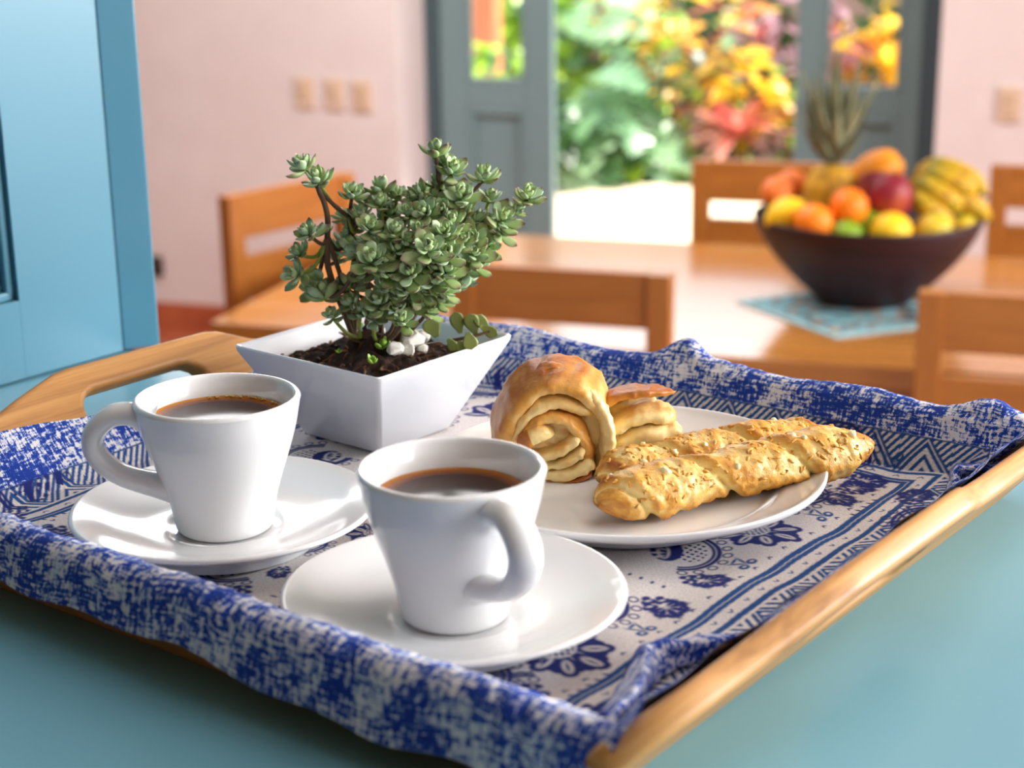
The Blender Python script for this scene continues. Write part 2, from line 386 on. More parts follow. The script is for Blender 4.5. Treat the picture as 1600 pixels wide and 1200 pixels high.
# ------------------------------------------------------------------ placemat and fruit bowl
m = Mat('placemat_cloth'); v = m.coord(); vo = m.node('ShaderNodeTexVoronoi'); m.link(v, vo.inputs[0]); vo.inputs['Scale'].default_value = 15
n = m.noise(v, 30, 3)
c = m.ramp(vo.outputs['Distance'], [(.12, srgb(196, 160, 120)), (.2, srgb(70, 62, 62)), (.32, srgb(104, 152, 164)), (.5, srgb(130, 176, 184)), (.62, srgb(60, 84, 92))])
c = m.mix(m.math('GREATER_THAN', n, .58), c, srgb(150, 118, 96)); m.col(c).set(rough=.8); MT['mat'] = m.m
MT['mat_edge'] = simple('placemat_border', srgb(140, 182, 190), .8, .06)
mp = [atZ(1150, 470, TBZ+.003), atZ(1305, 527, TBZ+.003), atZ(1520, 500, TBZ+.003)]
p4 = mp[0]+mp[2]-mp[1]; cc = (mp[0]+mp[2])/2
pm = empty('placemat', (cc.x, cc.y, TBZ+.0005), 0, 'pale teal patterned placemat under the fruit bowl', 'placemat')
def quadslab(name, pts, h, mat, parent, z0=0):
    V = [(p.x-cc.x, p.y-cc.y, z) for z in (z0, z0+h) for p in pts]
    F = [(3, 2, 1, 0), (4, 5, 6, 7)]+[(i, (i+1) % 4, 4+(i+1) % 4, 4+i) for i in range(4)]
    return link(name, mesh(name, V, F), mat, parent, smooth=False)
quadslab('border', [mp[0], mp[1], mp[2], p4], .003, MT['mat_edge'], pm)
quadslab('centre_panel', [cc+(p-cc)*.90 for p in (mp[0], mp[1], mp[2], p4)], .001, MT['mat'], pm, .003)
b0 = atZ(1349, 468, TBZ+.004)
BZ = TBZ+.005
m = Mat('bowl_wood'); v = m.coord((1, 1, 14)); n = m.noise(v, 6, 4); m.col(m.ramp(n, [(.3, srgb(34, 15, 20)), (.7, srgb(58, 30, 36))])).set(rough=.5, coat=.0, spec=.3); MT['bowl'] = m.m
BR, BH = .232, .178
prof = [(0, 0)]+smoothprof([(.07, 0), (.094, .002), (.106, .012), (.150, .052), (.188, .094), (.216, .136), (.229, .164), (BR, BH), (BR-.004, BH+.003), (.222, .166), (.206, .136), (.178, .09), (.12, .04), (.08, .016)], 5)+[(0, .013)]
bowl = link('fruit_bowl', lathe('fruit_bowl', prof, 72), MT['bowl'], None, (b0.x, b0.y, BZ)); tag(bowl, 'large dark brown wooden bowl heaped with fruit on the dining table', 'bowl')

def fruitmat(name, c1, c2, scale=8, rough=.4, c3=None, bump=.15, bs=260):
    m = Mat(name); v = m.coord(); n = m.noise(v, scale, 3); st = [(.32, c1), (.62, c2)]
    if c3: st = [(.32, c1), (.55, c2), (.74, c3)]
    m.col(m.ramp(n, st)).set(rough=rough+.1, spec=.35); m.bump(m.noise(v, bs, 2), bump, .001); return m.m
FM = dict(
 orange=fruitmat('orange_peel', srgb(232, 106, 4), srgb(242, 130, 16)),
 tang=fruitmat('tangerine_peel', srgb(206, 96, 34), srgb(232, 128, 56)),
 lemon=fruitmat('yellow_peel', srgb(226, 168, 10), srgb(246, 200, 30)),
 lime=fruitmat('lime_peel', srgb(84, 122, 14), srgb(136, 168, 30)),
 yg=fruitmat('yellow_green_peel', srgb(160, 158, 24), srgb(220, 186, 50), 14, c3=srgb(170, 110, 50)),
 mango=fruitmat('mango_skin', srgb(104, 14, 34), srgb(136, 26, 42), 6, .35, c3=srgb(186, 96, 50)),
 papaya=fruitmat('papaya_skin', srgb(214, 124, 16), srgb(240, 154, 30), 5),
 banana=fruitmat('plantain_skin', srgb(104, 112, 14), srgb(200, 156, 26), 22, .45, c3=srgb(112, 72, 26)),
 pine=fruitmat('pineapple_skin', srgb(140, 98, 20), srgb(196, 146, 30), 40, .6),
 leafp=fruitmat('pineapple_leaf', srgb(74, 80, 56), srgb(122, 122, 92), 20, .5),
 stem=fruitmat('fruit_stem', srgb(70, 64, 30), srgb(104, 92, 44), 20, .7))
def lump(name, r, sc3, mat, loc, rot=(0, 0, 0), tip=0, amp=.02, seed=0, seg=28, stem=True, label=None, cat='fruit', group=None):
    V = []; nu, nv = seg, seg//2+1; rr = random.Random(seed)
    for i in range(nu):
        for j in range(nv):
            a = 2*PI*i/nu; b = PI*j/(nv-1); d = Vector((math.sin(b)*math.cos(a), math.sin(b)*math.sin(a), math.cos(b)))
            k = 1+amp*noise.noise(d*1.7+Vector((seed, 0, 0)))
            ax = abs(d.z)**8*tip - .05*(max(0, d.z)**30)
            V.append((d.x*r*sc3[0]*k, d.y*r*sc3[1]*k, d.z*r*sc3[2]*(k+ax)))
    o = link(name, mesh(name, V, grid_faces(nu, nv, True, False)), mat, None, loc); o.rotation_euler = rot
    # triangles at poles are degenerate quads; fine once merged
    bm = bmesh.new(); bm.from_mesh(o.data); bmesh.ops.remove_doubles(bm, verts=bm.verts, dist=r*1e-3); bmesh.ops.recalc_face_normals(bm, faces=bm.faces); bm.to_mesh(o.data); bm.free()
    o.data.polygons.foreach_set('use_smooth', [True]*len(o.data.polygons))
    tag(o, label, cat, group)
    if stem:
        z = r*sc3[2]*(1+tip-.05)
        V, F = tube_data([Vector((0, 0, z-.002)), Vector((0.0005, 0, z+.004))], [r*.10, r*.07], 8)
        link('stem_button', mesh('stem_button', V, F), FM['stem'], o)
    return o
def fr(px, py, off): return atY(px, py, b0.y+off)
lump('orange', .0385, (1, 1, .95), FM['orange'], fr(1327, 323, -.115), (.5, .3, 0), label='bright orange in the middle of the bowl, beside the mango', cat='orange', seed=1)
lump('orange', .0385, (1, 1, .95), FM['orange'], fr(1272, 348, -.135), (-.4, .5, 0), label='bright orange at the front left rim of the bowl', cat='orange', seed=2)
lump('tangerine', .034, (1, 1, .88), FM['tang'], fr(1214, 301, .03), (.9, .2, 0), label='reddish tangerine at the far left of the bowl', cat='tangerine', seed=3)
lump('tangerine', .033, (1, 1, .88), FM['tang'], fr(1236, 288, .10), (.6, -.4, 0), label='reddish tangerine leaning on the pineapple, behind the other tangerine', cat='tangerine', seed=4)
lump('yellow_citrus', .0375, (1, 1, 1.12), FM['lemon'], fr(1230, 337, -.07), (.3, 1.2, .4), .12, label='glossy yellow lemon at the left side of the bowl', cat='lemon', seed=5)
lump('yellow_citrus', .039, (1, 1, 1.05), FM['lemon'], fr(1392, 362, -.150), (.2, 1.4, .2), .06, label='deep yellow lemon at the front rim under the mango', cat='lemon', seed=6)
lump('lime', .032, (1, 1, 1.05), FM['lime'], fr(1322, 369, -.150), (.2, 1.2, .3), .08, label='green lime at the front rim between orange and yellow lemon', cat='lime', seed=7)
lump('lime', .033, (1, 1, 1.1), FM['lime'], fr(1352, 355, -.105), (.5, .9, .3), .08, label='dark green lime half hidden below the mango', cat='lime', seed=8)
lump('yellow_guava', .036, (1, 1, 1.08), FM['yg'], fr(1458, 361, -.125), (.3, 1.3, -.2), .05, label='blotchy yellow guava at the front right rim of the bowl', cat='guava', seed=9)
lump('yellow_guava', .028, (1, 1, 1.1), FM['yg'], fr(1503, 356, -.07), (.3, 1.1, .2), .05, label='small green-yellow guava at the far right rim under the bananas', cat='guava', seed=10)
lump('mango', .049, (.95, .9, 1.05), FM['mango'], fr(1390, 308, -.085), (.2, .1, 0), -.02, label='dark red mango in the middle of the fruit heap', cat='mango', seed=11)
lump('mango', .036, (.92, .86, 1.1), FM['mango'], fr(1364, 293, -.025), (.4, 1.1, .3), -.02, label='small red mango tucked behind the larger mango', cat='mango', seed=12)
lump('papaya', .050, (.98, .98, 1.25), FM['papaya'], fr(1370, 274, .075), (.5, .7, .2), .0, label='large orange papaya at the back of the bowl', cat='papaya', seed=13)
# pineapple
pp = fr(1297, 330, .02)
pe = empty('pineapple', pp, 0, 'whole pineapple with spiky grey-green crown rising from the bowl', 'pineapple')
V, F = [], []
nu, nv = 36, 22
for i in range(nu):
    for j in range(nv):
        a = 2*PI*i/nu; b = PI*(j+.02)/(nv-.96); rr_ = .058*math.sin(b)**.6
        k = 1+.05*math.cos(8*(a+j*.28))*math.cos(8*(a-j*.28)); V.append((rr_*k*math.cos(a), rr_*k*math.sin(a), .012+.085*math.cos(b)))
link('fruit_body', mesh('pineapple_body', V, [f[::-1] for f in grid_faces(nu, nv, True, False)]), FM['pine'], pe)
def strap(L, W, bend, thick=.0012, n=8):
    V = []
    for i in range(n):
        t = i/(n-1); wv = W*(1-t)**.7*(0.6+.8*t*(1-t)*2)+.0004; x = L*t; 
        y = bend*L*t*t; nx = -2*bend*t; q = thick*(1-t*.7)
        V += [(x, -wv, y+.25*wv), (x, 0, y-q), (x, wv, y+.25*wv), (x, 0, y+q*.2)]
    return mesh('strap', V, grid_faces(n, 4, False, True))
straps = [strap(.20, .019, .12), strap(.155, .019, .26), strap(.09, .017, .5)]
kk = 0
for ring, (nL, tilt, si, zz) in enumerate(((14, 26, 2, .097), (12, 44, 1, .103), (10, 58, 0, .106), (6, 76, 0, .110))):
    for i in range(nL):
        o = link('crown_leaf', straps[si], FM['leafp'], pe, (0, 0, zz)); a = 2*PI*i/nL+ring*.4
        o.rotation_euler = Euler((0, -math.radians(tilt+random.uniform(-7, 7)), a), 'XYZ'); s_ = random.uniform(.85, 1.12); o.scale = (s_, s_*1.2, s_)
# plantains
def banana(name, pts, r, label):
    P = crom(pts, 5); n = len(P); R = []
    for i in range(n):
        t = i/(n-1); R.append(r*(min(1, .25+3.2*t) if t < .24 else min(1, .22+3.4*(1-t)))*(1 if .02 < t < .98 else .6))
    V, F = tube_data(P, R, 10)
    for k, v in enumerate(V): pass
    cen = P[n//2]; o = link(name, mesh(name, [v-cen for v in V], F), FM['banana'], None, cen); tag(o, label, 'banana', 'plantains in the fruit bowl')
    V, F = tube_data([P[-2]-cen, P[-1]-cen+(P[-1]-P[-2])*.8], [r*.28, r*.2], 8); link('tip', mesh('tip', V, F), FM['stem'], o)
    V, F = tube_data([P[1]-cen, P[0]-cen+(P[0]-P[1])*1.0], [r*.4, r*.3], 8); link('stem', mesh('stem', V, F), FM['stem'], o)
for i, (pts, r) in enumerate((
    ([(1432, 268, .03), (1470, 262, .0), (1512, 278, -.02), (1540, 305, -.02)], .023),
    ([(1428, 276, .0), (1462, 276, -.04), (1500, 290, -.06), (1526, 300, -.05)], .022),
    ([(1424, 284, -.03), (1450, 295, -.07), (1480, 312, -.09), (1500, 330, -.08)], .023),
    ([(1440, 300, -.02), (1480, 306, -.05), (1520, 322, -.06), (1546, 345, -.06)], .023),
    ([(1420, 300, -.05), (1440, 318, -.09), (1464, 334, -.10), (1490, 352, -.09)], .021))):
    banana('plantain', [fr(*q_) for q_ in pts], r, ('topmost yellow plantain with its tip past the bowl rim', 'greenish plantain lying second from the top', 'brown-spotted yellow plantain in the middle of the bunch', 'yellow plantain reaching furthest right over the rim', 'dark green plantain lowest in the bunch beside the mango')[i])

# ================================================================== GARDEN
pat = struct(rbox('patio', -6, 6, 5.93, 9.4, -.05, -.004, MT['grout'], None, 0), 'pale paved patio outside the garden door')
MT['paver'] = simple('patio_paver', srgb(206, 190, 162), .8, .06, 4)
pv = box('paver', (0, 0, 0), (.592, .592, .03), MT['paver'], None, .006); pvm = pv.data; bpy.data.objects.remove(pv)
for i in range(9):
    for j in range(5):
        t = link('paver', pvm, None, pat); t.location = (-2.7+i*.6-.0, -1.40+j*.6, .022)
bed = struct(rbox('garden_bed', -8, 8, 9.4, 14, -.08, .04, simple('garden_soil', srgb(74, 50, 36), .95, .3, 6), None, 0), 'dark soil of the planting bed')
MT['gwall'] = simple('garden_wall_plaster', srgb(190, 160, 130), .9, .08, 2)
gwl = struct(rbox('garden_wall', -9, 9, 13.4, 13.6, 0, 3.2, MT['gwall'], None, 0), 'beige garden wall behind the plants')
def leafmat(name, c1, c2, c3=None, rough=.35, scale=3.0):
    m = Mat(name); oi = m.node('ShaderNodeObjectInfo'); v = m.coord(); n = m.noise(v, scale*4, 3)
    f = m.math('ADD', m.math('MULTIPLY', oi.outputs['Random'], .7), m.math('MULTIPLY', n, .4))
    st = [(.15, c1), (.85, c2)] if not c3 else [(.15, c1), (.5, c2), (.9, c3)]
    cc_ = m.ramp(f, st); m.col(cc_).set(rough=rough); 
    tl = m.node('ShaderNodeBsdfTranslucent'); m.link(cc_, tl.inputs[0]); mx = m.node('ShaderNodeMixShader'); mx.inputs[0].default_value = .35
    m.link(m.b.outputs[0], mx.inputs[1]); m.link(tl.outputs[0], mx.inputs[2]); m.link(mx.outputs[0], m.n['Material Output'].inputs[0]); return m.m
GM = dict(green=leafmat('philodendron_leaf', srgb(84, 132, 84), srgb(170, 200, 156), rough=.25), dgreen=leafmat('dark_leaf', srgb(34, 64, 24), srgb(64, 100, 40)),
 lime=leafmat('lime_leaf', srgb(120, 170, 30), srgb(176, 206, 70)), croton=leafmat('croton_leaf', srgb(196, 84, 60), srgb(236, 196, 70), srgb(170, 196, 100)),
 red=leafmat('red_leaf', srgb(150, 40, 50), srgb(220, 110, 90)), yellow=leafmat('yellow_leaf', srgb(236, 170, 20), srgb(250, 214, 50)), purple=leafmat('purple_leaf', srgb(90, 50, 60), srgb(190, 150, 160)),
 pink=leafmat('pink_leaf', srgb(216, 110, 100), srgb(244, 170, 150)))
def flat_leaf(name, out, bend=.25, n=None):
    "leaf from half outline [(x,halfwidth)], midrib folded, curved down"
    V = []; 
    for x, h in out:
        z = -bend*x*x
        V += [(x, -h, z+.18*h), (x, 0, z), (x, h, z+.18*h)]
    F = []
    for i in range(len(out)-1):
        a = i*3; F += [(a, a+3, a+4, a+1), (a+1, a+4, a+5, a+2)]
    return mesh(name, V, F)
LS = dict(
 oval=flat_leaf('oval_leaf', [(0, .01), (.12, .14), (.35, .25), (.6, .24), (.85, .12), (1, .0)]),
 strap=flat_leaf('strap_leaf', [(0, .05), (.3, .08), (.6, .075), (.85, .05), (1, 0)], .45),
 split=flat_leaf('split_leaf', [(0, .02), (.05, .30), (.14, .42), (.18, .14), (.26, .46), (.33, .44), (.36, .13), (.45, .44), (.52, .40), (.55, .11), (.63, .36), (.70, .32), (.73, .09), (.82, .22), (.9, .14), (1, 0)], .3))
def tree_stuff(name, base, items, shape, mat, parent):
    me = LS[shape]; V0 = [v.co.copy() for v in me.vertices]; F0 = [tuple(p.vertices) for p in me.polygons]; V, F = [], []
    for M_ in items:
        off = len(V); V += [M_ @ v for v in V0]; F += [tuple(i+off for i in f) for f in F0]
    o = link(name, mesh(name, V, F), mat, parent); o['kind'] = 'stuff'; return o
def plant(name, px, py, Y, rad, h, shape, mats, n, size, label, cat='shrub', group=None, seed=0, extra=60, mode='bush', tilt=0):
    """garden plant standing on the ground below pixel (px,py) of its crown centre at depth Y"""
    rr = random.Random(seed); p = atY(px, py, Y); e = empty(name, (p.x, p.y, 0.03), 0, label, cat, group); cz = p.z-.03
    me = {}
    for k in mats:
        c_ = LS[shape].copy(); c_.materials.append(GM[k]); me[k] = c_
    tubeV, tubeF = [], []
    for i in range(5):
        a = rr.uniform(0, 6.28); q_ = Vector((math.cos(a)*rad*.5, math.sin(a)*rad*.3, cz+rr.uniform(-.1, .4)*h))
        tube_data([Vector((0, 0, 0)), q_*.5+Vector((rr.uniform(-.03, .03), 0, .05)), q_], [.018, .013, .006], 6, V=tubeV, F=tubeF)
    link('stem', mesh('stem', tubeV, tubeF), MT['stemw'], e)
    def one(k, small=1.0):
        while True:
            d = Vector((rr.uniform(-1, 1), rr.uniform(-1, 1), rr.uniform(-1, 1)))
            if .25 < d.length < 1: break
        if mode == 'rosette':
            a = rr.uniform(0, 6.28); el = rr.uniform(.05, 1.2); pos = Vector((0, 0, cz)); rot = Euler((rr.uniform(-.2, .2), -el, a)); 
        else:
            if d.y > .2: d.y *= -1
            pos = Vector((d.x*rad, d.y*rad*.8, cz+d.z*h))
            out = Vector((d.x, d.y-.5, d.z*.5+.35)); a = math.atan2(out.y, out.x)+rr.uniform(-.7, .7); el = rr.uniform(-.5, .5)+tilt
            rot = Euler((rr.uniform(-.6, .6), -el, a))
        s_ = size*rr.uniform(.7, 1.2)*small
        return Matrix.Translation(pos) @ rot.to_matrix().to_4x4() @ Matrix.Scale(s_, 4)
    for i in range(n):
        k = mats[i % len(mats)]; o = bpy.data.objects.new('leaf', me[k]); C.objects.link(o); o.parent = e; o.matrix_local = one(k)
    if extra: tree_stuff('foliage', None, [one(0, .75) for _ in range(extra)], shape, GM[mats[0]], e)
    return e
MT['stemw'] = simple('garden_stem', srgb(96, 62, 44), .8, .15, 12)
# green split-leaf plants on the left of the opening
plant('philodendron', 905, 215, 9.4, .38, .42, 'split', ['green', 'green', 'dgreen'], 20, .42, 'green split-leaf plant low beside the left door leaf, over the patio edge', 'plant', seed=1, extra=40, tilt=-.3)
plant('philodendron', 985, 255, 9.5, .32, .26, 'split', ['green', 'lime'], 16, .36, 'green split-leaf plant spreading low in the middle of the doorway', 'plant', seed=2, extra=30, tilt=-.3)
plant('philodendron', 900, 80, 10.2, .42, .45, 'split', ['green', 'lime', 'green'], 22, .40, 'tall pale green split-leaf plant high beside the left door leaf', 'plant', seed=3, extra=40, tilt=-.2)
plant('broadleaf_plant', 950, 20, 10.8, .30, .5, 'oval', ['lime', 'yellow'], 16, .34, 'lime green broad-leaved plant at the top of the doorway', 'plant', seed=4, extra=40)
# crotons
plant('croton', 1060, 70, 10.0, .50, .45, 'oval', ['croton', 'lime', 'croton', 'green', 'yellow'], 60, .16, 'large yellow and orange croton bush high in the middle of the doorway', 'shrub', seed=5, extra=110)
plant('croton', 1060, 190, 9.8, .42, .35, 'oval', ['lime', 'red', 'green', 'lime', 'purple'], 50, .13, 'mixed green and red croton bush below the yellow one', 'shrub', seed=6, extra=70)
plant('croton', 1165, 145, 9.7, .18, .22, 'oval', ['yellow'], 16, .24, 'bright yellow croton cluster above the pink bromeliad', 'shrub', seed=7, extra=20)
plant('bromeliad', 1150, 215, 9.4, .24, .2, 'strap', ['pink', 'red', 'pink'], 34, .34, 'pink-red bromeliad rosette behind the far dining chair', 'bromeliad', seed=8, extra=20, mode='rosette')
plant('cordyline', 1215, 50, 10.3, .38, .4, 'oval', ['purple', 'red', 'pink'], 28, .24, 'purple-leaved plant beside the right door leaf', 'plant', seed=9, extra=50)
plant('creeper', 1232, 190, 9.6, .10, .38, 'oval', ['lime'], 18, .13, 'light green climbing creeper along the right door leaf', 'plant', seed=10, extra=16)
# seen through the panes
plant('croton', 1372, 80, 9.6, .26, .26, 'oval', ['yellow', 'yellow', 'croton'], 26, .22, 'yellow croton seen through the right door pane', 'shrub', seed=11, extra=40)
plant('cordyline', 1300, 70, 9.5, .16, .34, 'oval', ['purple', 'pink'], 18, .20, 'purple and white leaves seen through the left side of the right pane', 'plant', seed=12, extra=30)
plant('broadleaf_plant', 812, 50, 10.0, .30, .35, 'oval', ['lime', 'croton', 'lime'], 22, .22, 'lime and orange plant seen through the left door pane', 'plant', seed=13, extra=60)
plant('fern_plant', 772, 112, 8.2, .24, .15, 'oval', ['lime', 'green', 'lime'], 26, .18, 'low lime green plant at the bottom of the left door pane', 'plant', seed=14, extra=40)
# dark hedge behind everything
hd = empty('hedge', RM(-1, 12.3, .03), RA, 'dark green and brown hedge behind the garden plants', 'hedge')
its = []
for i in range(1500):
    pos = Vector((random.uniform(-4.5, 4.5), random.uniform(-.5, .3), random.uniform(0, 2.4))); its.append(Matrix.Translation(pos) @ Euler((random.uniform(-1, 1), random.uniform(-1, 1), random.uniform(-2.6, -.5))).to_matrix().to_4x4() @ Matrix.Scale(random.uniform(.2, .36), 4))
tree_stuff('foliage', None, its, 'oval', GM['dgreen'], hd)
col_ = atY(757, 30, 8.6); ce_ = empty('wooden_column', (col_.x, col_.y, 0), RA, 'orange-brown wooden column outside the left door pane', 'column')
MT['colw'] = wood('column_wood', srgb(176, 96, 62), srgb(206, 126, 88), srgb(224, 150, 110), (30, 30, 3), .6, .0)
box('shaft', (0, 0, 1.46), (.145, .145, 2.5), MT['colw'], ce_, .01); box('plinth', (0, 0, .11), (.2, .2, .22), simple('stone', srgb(120, 110, 96), .9, .2), ce_, .01)

# ================================================================== TRAY (tray frame a,b; local origin at the tray centre on the counter)
AL, AR, BN, BF = -.690, -.300, .428, .785      # inner floor rectangle
SL = .45; SR = .86; WT = .012; flr = math.atan(SR); csr = 1/math.cos(flr)                            # flare of the walls, board thickness
ca, cb = (AL+AR)/2, (BN+BF)/2
tray = empty('serving_tray', T(ca, cb, CZ), TH, 'flared bamboo serving tray with cut-out handles, lined with a blue cloth', 'tray')
LZ = -CZ                                       # local z of the cloth plane
box('tray_bottom', (0, 0, .0045), (AR-AL+.012, BF-BN+.012, .007), MT['board'], tray, .001)
fl = math.atan(SL); cs_ = 1/math.cos(fl)
def wall(name, L, h, mat):
    "plain board: length L along x, slanted height from z=-.0115 to h; leans to +y"
    hh = (h+.0115)*cs_; l0 = L/2-.0115*SR+.004; l1 = L/2+h*SR+.004
    bm = bmesh.new(); r = bmesh.ops.create_cube(bm, size=1, matrix=Matrix.Translation((0, WT/2, hh/2)) @ Matrix.Diagonal((1, WT, hh, 1)))
    for v in bm.verts: v.co.x = math.copysign(l0 if v.co.z < hh/2 else l1, v.co.x)
    bmesh.ops.bevel(bm, geom=list(bm.edges), offset=.003, segments=2, affect='EDGES', profile=.5); me = from_bm(name, bm)
    o = link(name, me, mat, tray, smooth=False); return o
# near and far boards (lower than the handle boards)
for nm, bb_, s_, h in (('end_wall', BN, -1, .0250), ('end_wall', BF, 1, .0245)):
    o = wall(nm, AR-AL, h, MT['bamboo']); y0 = bb_-cb + s_*SL*(-.0115)
    o.location = (0, y0, LZ-.0115); o.rotation_euler = (-fl, 0, 0) if s_ > 0 else (-fl, 0, PI)
def rail(name, a_base, s_, prof, b0_, b1_, mat):
    "handle board: profile of heights over b, with a rounded slot"
    out = [(b0_+.014, -.0115*csr), (b1_-.014, -.0115*csr)]
    pts = []
    for b_, z_ in prof[::-1]: pts.append((b_, (z_)*csr))
    # round the corners of the profile
    out2 = out+pts
    sb0, sb1, sz0, sz1 = .5445, .6330, .0150*csr, .0350*csr
    r_ = (sz1-sz0)/2; hole = []
    for k in range(9): a = -PI/2+PI*k/8; hole.append((sb1-r_+math.cos(a)*r_, (sz0+sz1)/2+math.sin(a)*r_))
    for k in range(9): a = PI/2+PI*k/8; hole.append((sb0+r_+math.cos(a)*r_, (sz0+sz1)/2+math.sin(a)*r_))
    me = poly_extrude(name, [(x-cb, y) for x, y in out2], WT, ([(x-cb, y) for x, y in hole],), .0032, 3)
    # curve plane (x=b, y=height, z=thickness) -> tray: b along local y, height tilted outwards along a
    o = link(name, me, mat, tray, smooth=False)
    hv = Vector((s_*math.sin(flr), 0, math.cos(flr))); bv = Vector((0, 1, 0)); tv = Vector((s_*math.cos(flr), 0, -math.sin(flr)))
    if s_ > 0: pass
    Mx = Matrix((bv, hv, bv.cross(hv))).transposed().to_4x4()
    Mx.translation = Vector((a_base-ca, 0, LZ)) + tv*(WT/2)
    o.matrix_local = Mx; return o
prL = [(.397, .0300), (.462, .0305), (.482, .0335), (.5106, .0410), (.538, .0470), (.548, .0478), (.648, .0470), (.658, .0455), (.677, .0380), (.694, .0335), (.716, .0308), (.815, .0300)]
prR = prL
rail('handle_board', AL, -1, prL, .397, .815, MT['bamboo_r'])
rail('handle_board', AR, 1, prR, .397, .815, MT['bamboo_r'])

# ================================================================== CLOTH
st_ = .00062
pL_, pR_ = -.7275, -.262; AL2, AR2, BN2, BF2 = AL+.0035, AR-.003, BN+.0022, BF-.0035
zn0, zf0 = .0262, .0265
cosf, sinf = math.sin(fl), math.cos(fl)         # per unit of arc: horizontal, vertical
P1 = np.arange(pL_, pR_, st_); W1 = np.arange(.356, .850, st_)
PP, WW = np.meshgrid(P1, W1, indexing='ij')
low_ = np.clip((.42-WW)/.065, 0, 1); WW = WW + low_*.009*np.clip((-.30-PP)/.36, 0, 1); PP = PP + .012*np.clip((-.69-PP)/.03, 0, 1)*np.clip((WW-.48)/.10, 0, 1)
def bumpg(x, c, s): return np.exp(-((x-c)/s)**2)
# crest height along p
zf = zf0 + .0008*np.sin(PP*60) + .0095*bumpg(PP, -.492, .013) + .003*bumpg(PP, -.462, .03) + .007*bumpg(PP, -.306, .016) + .0025*bumpg(PP, -.37, .03) - .001*bumpg(PP, -.54, .03) + .0015*bumpg(PP, -.62, .03)
zn = zn0 + .001*np.sin(PP*38+1) + .0008*np.sin(PP*90)
def wprof(W, zn, zf):
    b = W.copy(); z = np.zeros_like(W)
    # far wall
    u = W-BF2; arc = zf/sinf
    rad = .0088                                  # rolled crest
    m1 = (u > 0) & (u <= arc); b = np.where(m1, BF2+u*cosf, b); z = np.where(m1, u*sinf, z)
    m2 = u > arc; v_ = u-arc; ang = np.clip(v_/rad, 0, PI*.83); rest = np.maximum(v_-rad*PI*.83, 0)
    # start direction along the wall (cosf,sinf), turning outwards/down
    t0 = math.atan2(sinf, cosf); th = t0-ang
    bx = BF2+arc*cosf + rad*(-np.sin(th)+math.sin(t0)); bz = arc*sinf + rad*(np.cos(th)-math.cos(t0))
    bx += rest*np.cos(th); bz += rest*np.sin(th)
    b = np.where(m2, bx, b); z = np.where(m2, bz, z)
    u = BN2-W; arc = zn/sinf; rad = .0090
    m1 = (u > 0) & (u <= arc); b = np.where(m1, BN2-u*cosf, b); z = np.where(m1, u*sinf, z)
    m2 = u > arc; v_ = u-arc; ang = np.clip(v_/rad, 0, PI*.80); rest = np.maximum(v_-rad*PI*.80, 0)
    th = t0-ang
    bx = arc*cosf + rad*(-np.sin(th)+math.sin(t0)) + rest*np.cos(th); bz = arc*sinf + rad*(np.cos(th)-math.cos(t0)) + rest*np.sin(th)
    b = np.where(m2, BN2-bx, b); z = np.where(m2, bz, z)
    return b, z
BB, ZB = wprof(WW, zn, zf)
cr_, sr_ = math.sin(flr), math.cos(flr)
limL, limR = AL2-SR*np.maximum(ZB, 0), AR2+SR*np.maximum(ZB, 0)
uL = np.maximum(limL-PP, 0); AA = np.where(uL > 0, limL-uL*cr_, PP)
uR = np.maximum(PP-limR, 0); AA = np.where(uR > 0, limR+uR*cr_, AA); ZA = np.where(uR > 0, uR*sr_, uL*sr_)
ov = np.clip(np.maximum(WW-BF-.025, BN-WW-.025)/.02, 0, 1)
ZZ = ZB + ZA*(1-ov)
# soft floor wrinkles (downwards only) and slight lift in the far right corner
def wav(a, b, *k): return np.sin(a*k[0]+b*k[1]+k[2])
flm = (ZZ < .002)
wr = .0006*(wav(PP, WW, 70, 40, 0)+wav(PP, WW, -40, 95, 1.2)+wav(PP, WW, 130, 20, 2)) - .0012
ZZ = ZZ + np.where(ZZ < .006, wr*np.clip(1-ZZ/.006, 0, 1), 0)
corner = np.clip((PP+.345)/.05, 0, 1)*np.clip((WW-.73)/.05, 0, 1); ZZ = ZZ+.005*corner*np.clip(1-ZB/.02, 0, 1)
lean = np.clip(1-(PP+.655)/-.03, 0, 1)
# wrinkles on the walls
wl_ = np.clip(ZB/.02, 0, 1); nrm = .0011*(np.sin(PP*160+np.sin(PP*43)*2)+.7*np.sin(PP*330+1)); BB = BB + wl_*(np.abs(nrm))*np.where(WW > .6, -1, 1)*np.where((WW > .815) | (WW < .398), -1, 1)
fold = .0028*bumpg(PP, -.505, .006)*np.clip((WW-BF)/.01, 0, 1); BB = BB-fold
AA = AA + np.clip(ZA/.02, 0, 1)*.0012*(1+np.sin(WW*120))*np.where(PP < -.5, 1, -1)
# ---- printed ink
XR, XL, WF, WN = -.2975, -.6957, .8008, .4045
dr, dl, df, dn = XR-PP, PP-XL, WF-WW, WW-WN
D = np.minimum(np.minimum(dr, dl), np.minimum(df, dn))
side_w = np.minimum(dr, dl) <= np.minimum(df, dn)
tt = np.where(side_w, WW-.5805, PP+.4966)
aa = st_*.9
def band(x, lo, hi): return np.clip((x-lo)/aa+.5, 0, 1)*np.clip((hi-x)/aa+.5, 0, 1)
inkA = np.zeros_like(D); inkB = np.zeros_like(D)
